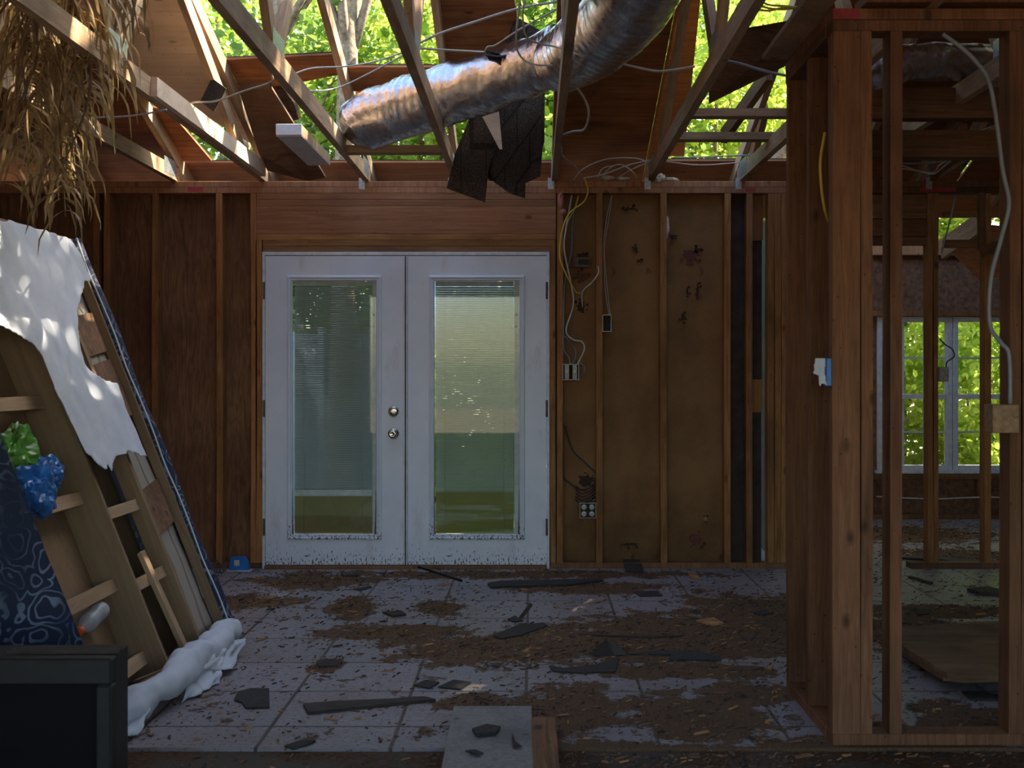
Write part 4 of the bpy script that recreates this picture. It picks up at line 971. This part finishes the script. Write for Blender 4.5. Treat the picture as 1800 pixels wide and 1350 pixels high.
# ------------------------------------------------------------------ old television, near left
tv = empty('television', (-1.6,3.3,-.01), 'black boxy television at the bottom left corner', 'television')
xr = (195-CX)*3.25/F; zt = P(0,1158,3.25).z
mesh('cabinet', [(-2.15,3.299,-.01),(xr-.004,3.299,-.01),(xr-.004,3.299,zt-.002),(-2.15,3.299,zt-.002),(-1.95,3.75,-.01),(xr-.26,3.75,-.01),(xr-.26,3.75,zt-.10),(-1.95,3.75,zt-.10),(-2.15,3.42,-.01),(xr-.012,3.42,-.01),(xr-.012,3.42,zt-.002),(-2.15,3.42,zt-.002)],
     [(0,1,2,3),(1,9,10,2),(9,5,6,10),(3,2,10,11),(11,10,6,7),(4,7,6,5),(0,3,11,8),(8,11,7,4),(0,8,9,1),(8,4,5,9)], M['tv'], tv)
fz = -.01
box('bezel', (-2.2,3.25,zt-.075), (xr,3.299,zt), M['tv'], tv, .006); box('bezel', (xr-.045,3.25,fz), (xr,3.299,zt-.0755), M['tv'], tv, .006)
box('bezel', (-2.2,3.25,fz), (xr-.0455,3.299,fz+.09), M['tv'], tv, .006)
box('screen', (-2.15,3.275,fz+.09), (xr-.045,3.2985,zt-.075), M['tv_screen'], tv, .004)
prism('torn_veneer', [(-1.5,3.30,zt),(-1.18,3.31,zt),(-1.19,3.36,zt+.004),(-1.25,3.39,zt),(-1.5,3.36,zt)], (0,0,.008), M['black_board'], tv)
# grey plank pointing at us and its neighbour
pk = tag(timber('grey_plank', ((866-CX)*4.25/F,4.25,.02), ((866-CX)*4.25/F+.01,2.7,-.0), .285, .038, M['grey_plank'], side=(1,0,0)), 'wide weathered grey plank lying on the floor edge, bottom centre', 'plank')
pk2 = tag(timber('brown_plank', ((955-CX)*4.08/F,4.1,-.02+.045), ((955-CX)*4.08/F+.01,2.7,-.02), .085, .036, M['stud_old'], side=(1,0,0)), 'narrow dark board beside the grey plank', 'plank')
for o_ in (pk, pk2): o_.location.z += .006

# ------------------------------------------------------------------ glass reflection of dry fronds built as hanging geometry, upper left
def frond(seed, top, bot, spread, nleaf, mat, label):
    rr = random.Random(seed); e = empty('reflected_palm_frond', top, label, 'reflected palm frond', 'reflected dry fronds modelled at upper left')
    mid = (top+bot)/2+Vector((rr.uniform(-.1,.1), rr.uniform(-.1,.1), 0)); st = spline([top, mid, bot], 20)
    V, Fc = tube_geo(st, lambda t: .009*(1-t)+.002, 6); mesh('frond_stem', V, Fc, M['frond_dark'], e, True)
    V = []; Fc = []
    for k in range(nleaf):
        t = (k+.5)/nleaf; p = st[min(len(st)-1, int(t*(len(st)-1)))]
        s = 1 if k % 2 else -1; L_ = rr.uniform(.16,.40)*(1-.35*t); w = rr.uniform(.004,.009)
        d = Vector((s*spread*rr.uniform(.3,1.1), rr.uniform(-.5,.5)*spread, rr.uniform(-.2,.15)))
        tw = rr.uniform(0,3.14); wd = Vector((math.cos(tw), math.sin(tw)*.6, .25)).normalized(); b0 = len(V); q = p.copy(); n = 7
        curl = Vector((rr.uniform(-.5,.5), rr.uniform(-.4,.4), 0))
        for i in range(n+1):
            f = i/n; ww = w*math.sin(math.pi*(.12+.86*f))
            V.append(q+wd*ww); V.append(q-wd*ww)
            dirn = (d*(1-f)**1.5+Vector((0,0,-1))*(f*1.4+.15)+curl*f*f*.6+Vector((rr.uniform(-.2,.2),0,0))).normalized(); q = q+dirn*(L_/n)
        for i in range(n): Fc.append((b0+2*i, b0+2*i+1, b0+2*i+3, b0+2*i+2))
    mesh('leaflets', V, Fc, M[mat], e)
fd = [((20,-70),(30,200)), ((70,-80),(55,260)), ((110,-70),(95,330)), ((140,-60),(115,380)), ((60,-40),(80,120)), ((160,-70),(120,250)), ((15,-60),(5,330)),
      ((100,60),(125,330)), ((190,-70),(215,120)), ((230,-90),(245,60))]
fl = ['at the left frame edge, short','second from the left, over the slanting chord','longest, hanging down over the wall studs','right of the longest one, tips touching the white cloth','high up and bushy','right side, bent over the chord','at the very edge, reaching low','low tangle of curled tips','thin one, right, over the sunlit chord','topmost thin one, over the pale plywood']
for k, (a, b) in enumerate(fd):
    Y = 4.35+.06*k
    frond(k, P(a[0],a[1],Y), P(b[0],b[1],Y), .9 if k < 8 else .5, 64 if k < 8 else 20, 'frond' if k % 3 else 'frond_dark', 'reflected dry tan palm frond, '+fl[k])

# ------------------------------------------------------------------ floor litter
def fz3(px, py, z=.0): Y = F*(H-z)/(py-CY); return Vector(((px-CX)*Y/F, Y, z))
def scrap(pxs, label, mat='shingle_bit', name='shingle_scrap', cat='shingle scrap', th=.006, lift=None, z=.002, group=None):
    pts = [fz3(x, y, z) for x, y in pxs]
    if lift:
        for i, h in lift.items(): pts[i] = pts[i]+Vector((0,0,h))
    return tag(prism(name, pts, (0,0,th), M[mat]), label, cat, group)
scrap([(411,1232),(418,1218),(440,1212),(473,1212),(474,1245),(432,1246),(425,1236)], 'dark clipped-corner shingle piece left of the long strip')
scrap([(533,1241),(590,1236),(690,1232),(745,1228),(766,1233),(700,1239),(600,1250),(542,1256)], 'long brown splintered strip in the foreground', 'black_board', 'board_strip', 'board scrap', .01)
scrap([(728,1206),(748,1197),(772,1201),(755,1211)], 'small dark diamond shingle scrap near the grey plank')
scrap([(770,1209),(797,1197),(828,1201),(810,1213)], 'larger dark diamond scrap right of the small one')
scrap([(557,1166),(580,1162),(602,1165),(595,1172),(560,1173)], 'dark scrap beside a brown dirt heap')
scrap([(857,1028),(880,1024),(1055,1020),(1060,1023),(1000,1030),(862,1034)], 'long black strip by the right door', 'shingle_bit', 'board_strip', 'board scrap', .012)
scrap([(867,1119),(910,1100),(955,1096),(963,1101),(915,1118),(880,1124)], 'dark slanting shingle strip in the middle of the floor')
scrap([(1114,1041),(1155,1040),(1165,1048),(1125,1049)], 'small black rectangle scrap before the right wall')
scrap([(1093,991),(1122,990),(1132,1007),(1100,1006)], 'black scrap leaning at the foot of the wall studs', lift={0:.05,1:.05})
scrap([(965,1172),(990,1176),(1040,1172),(1088,1157),(1082,1182),(1020,1184),(972,1181)], 'dark double shingle scrap in front of the raised black flap')
scrap([(1036,1152),(1066,1135),(1078,1140),(1103,1151),(1080,1154)], 'raised black flap casting a dark hollow', 'tape', 'shingle_scrap', 'shingle scrap', .003, {1:.03,2:.028})
scrap([(1103,1151),(1160,1145),(1225,1146),(1267,1158),(1268,1162),(1175,1161),(1180,1152)], 'flat dark shingle right of the black flap')
scrap([(1017,1116),(1080,1118),(1150,1118),(1200,1119),(1150,1121),(1060,1119)], 'thin dark lath lying across the dirt drift', 'black_board', 'board_strip', 'board scrap', .006)
scrap([(1223,1093),(1255,1088),(1272,1098),(1250,1101)], 'brown bark piece on the dirt drift, right', 'chip_l', 'bark_scrap', 'bark scrap', .01)
scrap([(1320,1078),(1345,1073),(1360,1079),(1335,1083)], 'dark scrap near the partition post')
scrap([(1208,1009),(1220,1008),(1230,1017),(1215,1018)], 'small orange-brown chip by the right wall', 'chip_l', 'wood_scrap', 'wood scrap', .01)
scrap([(892,1090),(905,1084),(920,1092),(905,1094)], 'small dark scrap under the upright sliver')
tag(timber('upright_sliver', fz3(914,1088,.0), fz3(914,1088,.0)+Vector((.06,.02,.075)), .02, .006, M['black_board']), 'dark curled sliver standing up on the floor', 'board scrap')
tag(timber('rod', fz3(735,996,.06), fz3(812,1021,.012), .014, .010, M['tape'], side=(0,0,1)), 'dark rod lying against the door meeting', 'rod')
scrap([(600,1012),(628,1008),(632,1012),(606,1014)], 'small black scrap near the left door')
scrap([(622,1036),(650,1031),(654,1033),(632,1039)], 'small dark sliver left of the centre tiles')
scrap([(672,1078),(705,1076),(714,1082),(690,1085)], 'brown wood piece on the tile behind the big drift', 'black_board', 'wood_scrap', 'wood scrap', .01)
scrap([(500,1313),(530,1303),(555,1303),(540,1311),(515,1319)], 'black scrap on the front tile edge')
scrap([(830,1190+94),(855,1276),(880,1280),(872,1290),(838,1294)], 'curled black shingle lying on the grey plank', z=.047, th=.008)
scrap([(900,1290),(906,1306),(917,1314),(901,1313)], 'thin dark triangle on the grey plank', z=.045)
scrap([(818,1322),(835,1320),(850,1326),(838,1328)], 'small dark chip low on the grey plank', z=.044)
# right room litter
ps = empty('plywood_pile', fz3(1700,1165), 'pile of warped plywood lying on the right room floor', 'plywood pile')
for k, (m_, o_) in enumerate((('black_board',(0,0)),('old_ply',(-4,-3)),('old_ply',(3,-6)))):
    q = [fz3(x+o_[0], y+o_[1], .01+.028*k) for x, y in ((1572,1118),(1700,1108),(1830,1105),(1850,1200),(1700,1203),(1662,1200),(1585,1152))]
    prism('plywood_layer', q, (0,0,.024), M[m_], ps)
scrap([(1690,1217),(1725,1217),(1765,1226),(1750,1231),(1705,1231)], 'dark shingle on tile in front of the plywood pile')
scrap([(1700,1040),(1735,1036),(1762,1042),(1755,1048),(1720,1046)], 'dark splinter bundle on the greenish tiles', 'black_board', 'board_strip', 'board scrap', .02)
scrap([(1608,1076),(1632,1073),(1641,1079),(1612,1082)], 'small shingle scrap seen between partition studs')
scrap([(1596,1016),(1600,1014),(1640,1026),(1636,1028)], 'thin stick on the right room floor', 'black_board', 'stick', 'stick', .01)
scrap([(1560,982),(1640,980),(1725,990),(1740,996),(1650,987)], 'long dark lath at the doorway to the back room', 'black_board', 'board_strip', 'board scrap', .015)
# blue battery-like pack by the left wall, thin dark wires beside it
bp = empty('blue_box', fz3(418,1003), 'small blue package with a white square label by the left door', 'package')
a = fz3(402,1004); q = [a, a+Vector((.125,0,0)), a+Vector((.115,0,.055)), a+Vector((.095,0,.085)), a+Vector((.012,0,.08))]
prism('package_body', [v+Vector((0,0,.006)) for v in q], (0,.05,0), M['plastic_blue'], bp)
box('label_square', (a.x+.035,a.y-.001,.035), (a.x+.068,a.y-.0002,.07), M['box_w'], bp, 0)
prism('package_base', [a+Vector((-.01,-.02,0)), a+Vector((.14,-.02,0)), a+Vector((.14,.05,0)), a+Vector((-.01,.05,0))], (0,0,.005), M['box_w'], bp)
cable([(352,1003,7.2),(365,992,7.2),(380,985,7.25),(392,1000,7.2)], 'cable_k', 'thin black wire arching at the foot of the left wall', .003)
cable([(375,985,7.25),(385,996,7.2),(390,1008,7.1),(402,990,7.2)], 'cable_k', 'second black wire crossing it by the blue package', .003)

# loose chips and needles, uncountable
def litter(name, n, mat, sizes, seed, dens):
    rr = random.Random(seed); V = []; Fc = []; c = 0
    while c < n:
        x = rr.uniform(-3.2,4.6); y = rr.uniform(3.95,10.0) if rr.random() < .85 else rr.uniform(3.2,3.9)
        if (y > 7.45 and x < 1.75) or 7.45 < y < 7.63 or (x > 1.0 and 3.9 < y < 4.06) or (1.0 < x < 1.16 and 3.9 < y < 4.68): continue
        k = max([0]+[1-math.hypot((x-b[0])/b[2],(y-b[1])/b[3]) for b in BLOBS])
        if rr.random() > dens+k*1.3: continue
        z = .001 if y > 3.914 else -.011
        L_ = rr.uniform(*sizes)*(1 if rr.random() < .9 else 2.2); w = L_*rr.uniform(.12,.4); a = rr.gauss(0,.9); h = rr.uniform(.002,.005); b0 = len(V)
        ca, sa = math.cos(a), math.sin(a); tz = rr.uniform(0,.006)
        for zz in (0, h):
            for u, v in ((-1,-1),(1,-.7),(.8,1),(-.9,.8)):
                V.append((x+ca*u*L_/2-sa*v*w/2, y+sa*u*L_/2+ca*v*w/2, z+zz+(tz if u > 0 else 0)))
        Fc += [(b0+3,b0+2,b0+1,b0),(b0+4,b0+5,b0+6,b0+7)]+[(b0+i,b0+(i+1)%4,b0+4+(i+1)%4,b0+4+i) for i in range(4)]; c += 1
    o = mesh(name, V, Fc, M[mat], origin=(0,5,0)); return tag(o, {'wood_chips':'brown wood chips and roof crumbs strewn over the tile floor','shingle_crumbs':'dark shingle crumbs strewn over the tile floor','pale_chips':'pale orange wood slivers strewn over the tile floor'}[name], 'debris', None, 'stuff')
litter('wood_chips', 11000, 'chip', (.005,.020), 1, .14); litter('shingle_crumbs', 3000, 'shingle_bit', (.005,.025), 2, .25); litter('pale_chips', 1200, 'chip_l', (.008,.035), 3, .25)

# ------------------------------------------------------------------ back room: cooker glimpsed in the gap
ck = empty('cooker', (2.0,8.3,0), 'white cooker glimpsed between the studs', 'cooker')
box('body', (1.72,8.30,.02), (2.30,8.88,.86), M['appliance'], ck, .006); box('oven_door', (1.735,8.285,.16), (2.285,8.299,.62), M['tv_screen'], ck); box('control_panel', (1.72,8.29,.70), (2.30,8.299,.86), M['panel_out'], ck)

# ------------------------------------------------------------------ outside: things behind the doors
of = empty('panel_fence', (-2.3,10.3,-.1), 'pale grey panelled fence seen through the left door blind', 'fence')
for k in range(4): box('fence_panel', (-3.9+.68*k,10.3,-.1), (-3.9+.68*k+.66,10.33,1.62), M['panel_out'], of)
for k in range(5): box('fence_post', (-3.94+.68*k,10.26,-.1), (-3.89+.68*k,10.36,1.68), M['white_trim'], of)
V = []; Fc = []; n = 60
A_, B_, C_, D_ = P(700,430,8.9), P(930,430,8.9), P(925,528,8.9), P(700,640,8.9)
for i in range(n+1):
    s = i/n; t0 = A_*(1-s)+B_*s; b0_ = D_*(1-s)+C_*s; dd = Vector((0,.02*math.cos(s*n*.9),0)); V += [t0+dd+Vector((0,.4,0)), b0_+dd]
for i in range(n): Fc.append((2*i,2*i+1,2*i+3,2*i+2))
cs = mesh('corrugated_sheet', V, Fc, M['corr'], None, True); tag(cs, 'corrugated metal sheet slanting behind the right door blind', 'metal sheet'); cs.modifiers.new('t','SOLIDIFY').thickness = .003

# trees and shrubs
def leaf_mesh(name, n, rad, size, seed, clusters=60, mat='leaf'):
    rr = random.Random(seed); V = []; Fc = []
    cl = []
    for _ in range(clusters):
        while True:
            p = Vector((rr.uniform(-1,1), rr.uniform(-1,1), rr.uniform(-1,1)))
            if .35 < p.length < 1: break
        cl.append((Vector((p.x*rad[0], p.y*rad[1], p.z*rad[2])), rr.uniform(.22,.42)*min(rad)))
    for k in range(n):
        c, r = cl[k % clusters]
        p = c+Vector((rr.gauss(0,.55), rr.gauss(0,.55), rr.gauss(0,.5)))*r
        q = Quaternion(Vector((rr.gauss(0,1), rr.gauss(0,1), rr.gauss(0,1))).normalized(), rr.uniform(0,6.28))
        L_ = size*rr.uniform(.6,1.3); w = L_*.36; b0 = len(V)
        for x, y, z in ((-.5,0,0),(-.15,-w/L_,.08),(.25,-w/L_*.8,.08),(.5,0,-.05),(.25,w/L_*.8,.08),(-.15,w/L_,.08)):
            V.append(p+q@Vector((x*L_, y*L_, z*L_)))
        Fc.append((b0,b0+1,b0+2,b0+3)); Fc.append((b0,b0+3,b0+4,b0+5))
    me = bpy.data.meshes.new(name); me.from_pydata(V, [], Fc); me.materials.append(M[mat]); me.update(); return me, cl
CR = [leaf_mesh('crown', 6800, (1.7,1.3,2.0), .105, 1, 90, 'leaf'), leaf_mesh('crown', 6800, (1.8,1.4,1.7), .095, 2, 80, 'leaf2'), leaf_mesh('crown', 6500, (1.6,1.3,2.1), .10, 3, 90, 'leaf_dark')]
BU = [leaf_mesh('foliage', 6500, (1.0,.7,1.0), .085, 11, 50, 'leaf'), leaf_mesh('foliage', 6500, (1.0,.7,1.1), .075, 12, 50, 'leaf2'), leaf_mesh('foliage', 6500, (1.0,.7,1.0), .08, 13, 50, 'leaf_dark')]
def trunk_mesh(h, lean, r, cl, seed):
    rr = random.Random(seed); V = []; Fc = []
    pts = [Vector((lean*(k/6)**1.3+rr.uniform(-.04,.04), rr.uniform(-.04,.04), h*k/6)) for k in range(7)]
    tube_geo(spline(pts,3), lambda t: r*(1-.6*t), 9, V, Fc)
    for c, _ in cl[:14]:
        s = pts[rr.choice((3,4,5))]; e = Vector((c.x+lean, c.y, c.z+h)); tube_geo(spline([s, (s+e)/2+Vector((0,0,-.1)), e], 4), lambda t: r*.35*(1-.75*t), 6, V, Fc)
    return V, Fc
def tree(x, y, h, kind, lean, r, label, sc=1.0, grp='trees beyond the back wall'):
    e = empty('tree', (x,y,-.12), label, 'tree', grp); me, cl = CR[kind]
    V, Fc = trunk_mesh(h, lean, r, cl, int(x*31+y*7)); 
    mesh('trunk', [v+Vector((x,y,-.12)) for v in V], Fc, M['bark'], e, True, origin=(x,y,-.12))
    o = bpy.data.objects.new('crown', me); C.objects.link(o); o.parent = e; o.location = (lean,0,h); o.rotation_euler.z = R.uniform(0,6.28) if kind != 2 else R.uniform(-.5,.5); o.scale = (sc,sc,sc)
    return e
for a in ((-5.2,12.0,4.2,0,.3,.14,'broad green tree far left beyond the dark roof corner'),(-3.2,11.4,3.6,2,.2,.10,'leafy tree seen in the small left gap'),
          (-2.2,13.6,5.0,0,1.0,.16,'dense tree behind the left of the tree gap'),(-1.1,12.6,4.4,1,-.2,.17,'upright leafy tree low in the middle of the tree gap'),
          (-.2,11.6,3.3,0,.1,.09,'low bushy tree above the right door'),(.5,13.4,5.1,2,.3,.13,'slim tree behind the upper duct'),
          (1.7,12.2,3.9,1,.6,.12,'bright tree in the right tree gap'),(2.4,13.4,4.9,0,-1.1,.16,'dense tree behind the right tree gap'),
          (3.9,14.0,4.4,1,.1,.14,'sunny tree behind the far window'),(5.6,12.6,4.3,0,0,.14,'broad tree at far right beyond the house'),
          (-.3,15.5,6.3,1,.1,.16,'tall pale tree high behind the others'),(3.0,15.8,6.6,1,.2,.16,'tall dark tree behind the right gap'),(-4.0,15.5,6.2,1,.4,.16,'tall tree at the back left'),(-1.75,10.3,8.2,0,.25,.13,'tall tree with an upright bare trunk in the middle of the tree gap'),(-3.3,10.4,8.4,2,2.2,.11,'tall tree with a bare trunk leaning right in the left gap'),(.9,10.6,8.6,1,4.5,.10,'tall tree whose bare limb slants through the right gap'),(6.6,8.6,7.6,0,-1.6,.2,'tall tree leaning over the roof from the right',1.15),(6.8,6.4,7.2,2,-2.0,.2,'second unseen tree added for shade, leaning over the roof from the right',1.4)): tree(*a)  # last two trees are unseen, added to keep sun patches out of the room
def shrub(x, y, z, kind, sc, label):
    e = empty('shrub', (x,y,-.12), label, 'shrub', 'shrubs outside the house'); me, cl = BU[kind]
    V = []; Fc = []; rr = random.Random(int(x*10))
    for k in range(7):
        c = cl[k][0]; tube_geo(spline([Vector((x,y,-.12)), Vector((x+c.x*.3,y+c.y*.3,z*.5)), Vector((x+c.x*.8*sc,y+c.y*.8*sc,z+c.z*.6*sc))],4), .014, 6, V, Fc)
    mesh('stems', V, Fc, M['bark'], e, True, origin=(x,y,-.12))
    o = bpy.data.objects.new('foliage', me); C.objects.link(o); o.parent = e; o.location = (0,0,z+.12); o.rotation_euler.z = rr.uniform(0,6); o.scale = (sc,sc,sc)
for a in ((3.4,11.6,.9,1,.95,'green bush outside the left far window'),(4.5,11.7,.9,1,1.0,'yellow-green bush outside the right far window'),(5.6,11.9,1.0,1,1.1,'bush beyond the window edge'),
          (2.3,12.0,1.0,2,1.1,'dark bush left of the far window'),(3.0,12.9,2.1,1,1.1,'tall bush behind the far window'),(4.2,13.0,2.2,1,1.2,'tall leafy bush behind the window mullion'),(5.3,13.2,2.2,1,1.2,'tall bright bush at the right of the window'),
          (-.6,11.0,1.0,1,1.15,'sunlit bush behind the right door'),(.5,11.6,1.1,0,1.1,'bush behind the wall beside the right door'),(-1.7,11.4,1.9,1,1.0,'bush rising over the fence behind the left door'),
          (-2.9,11.5,1.8,0,1.1,'bush over the fence behind the left wall'),(-.2,12.2,2.4,1,1.2,'tall yellow-green bush behind the right door')): shrub(*a)
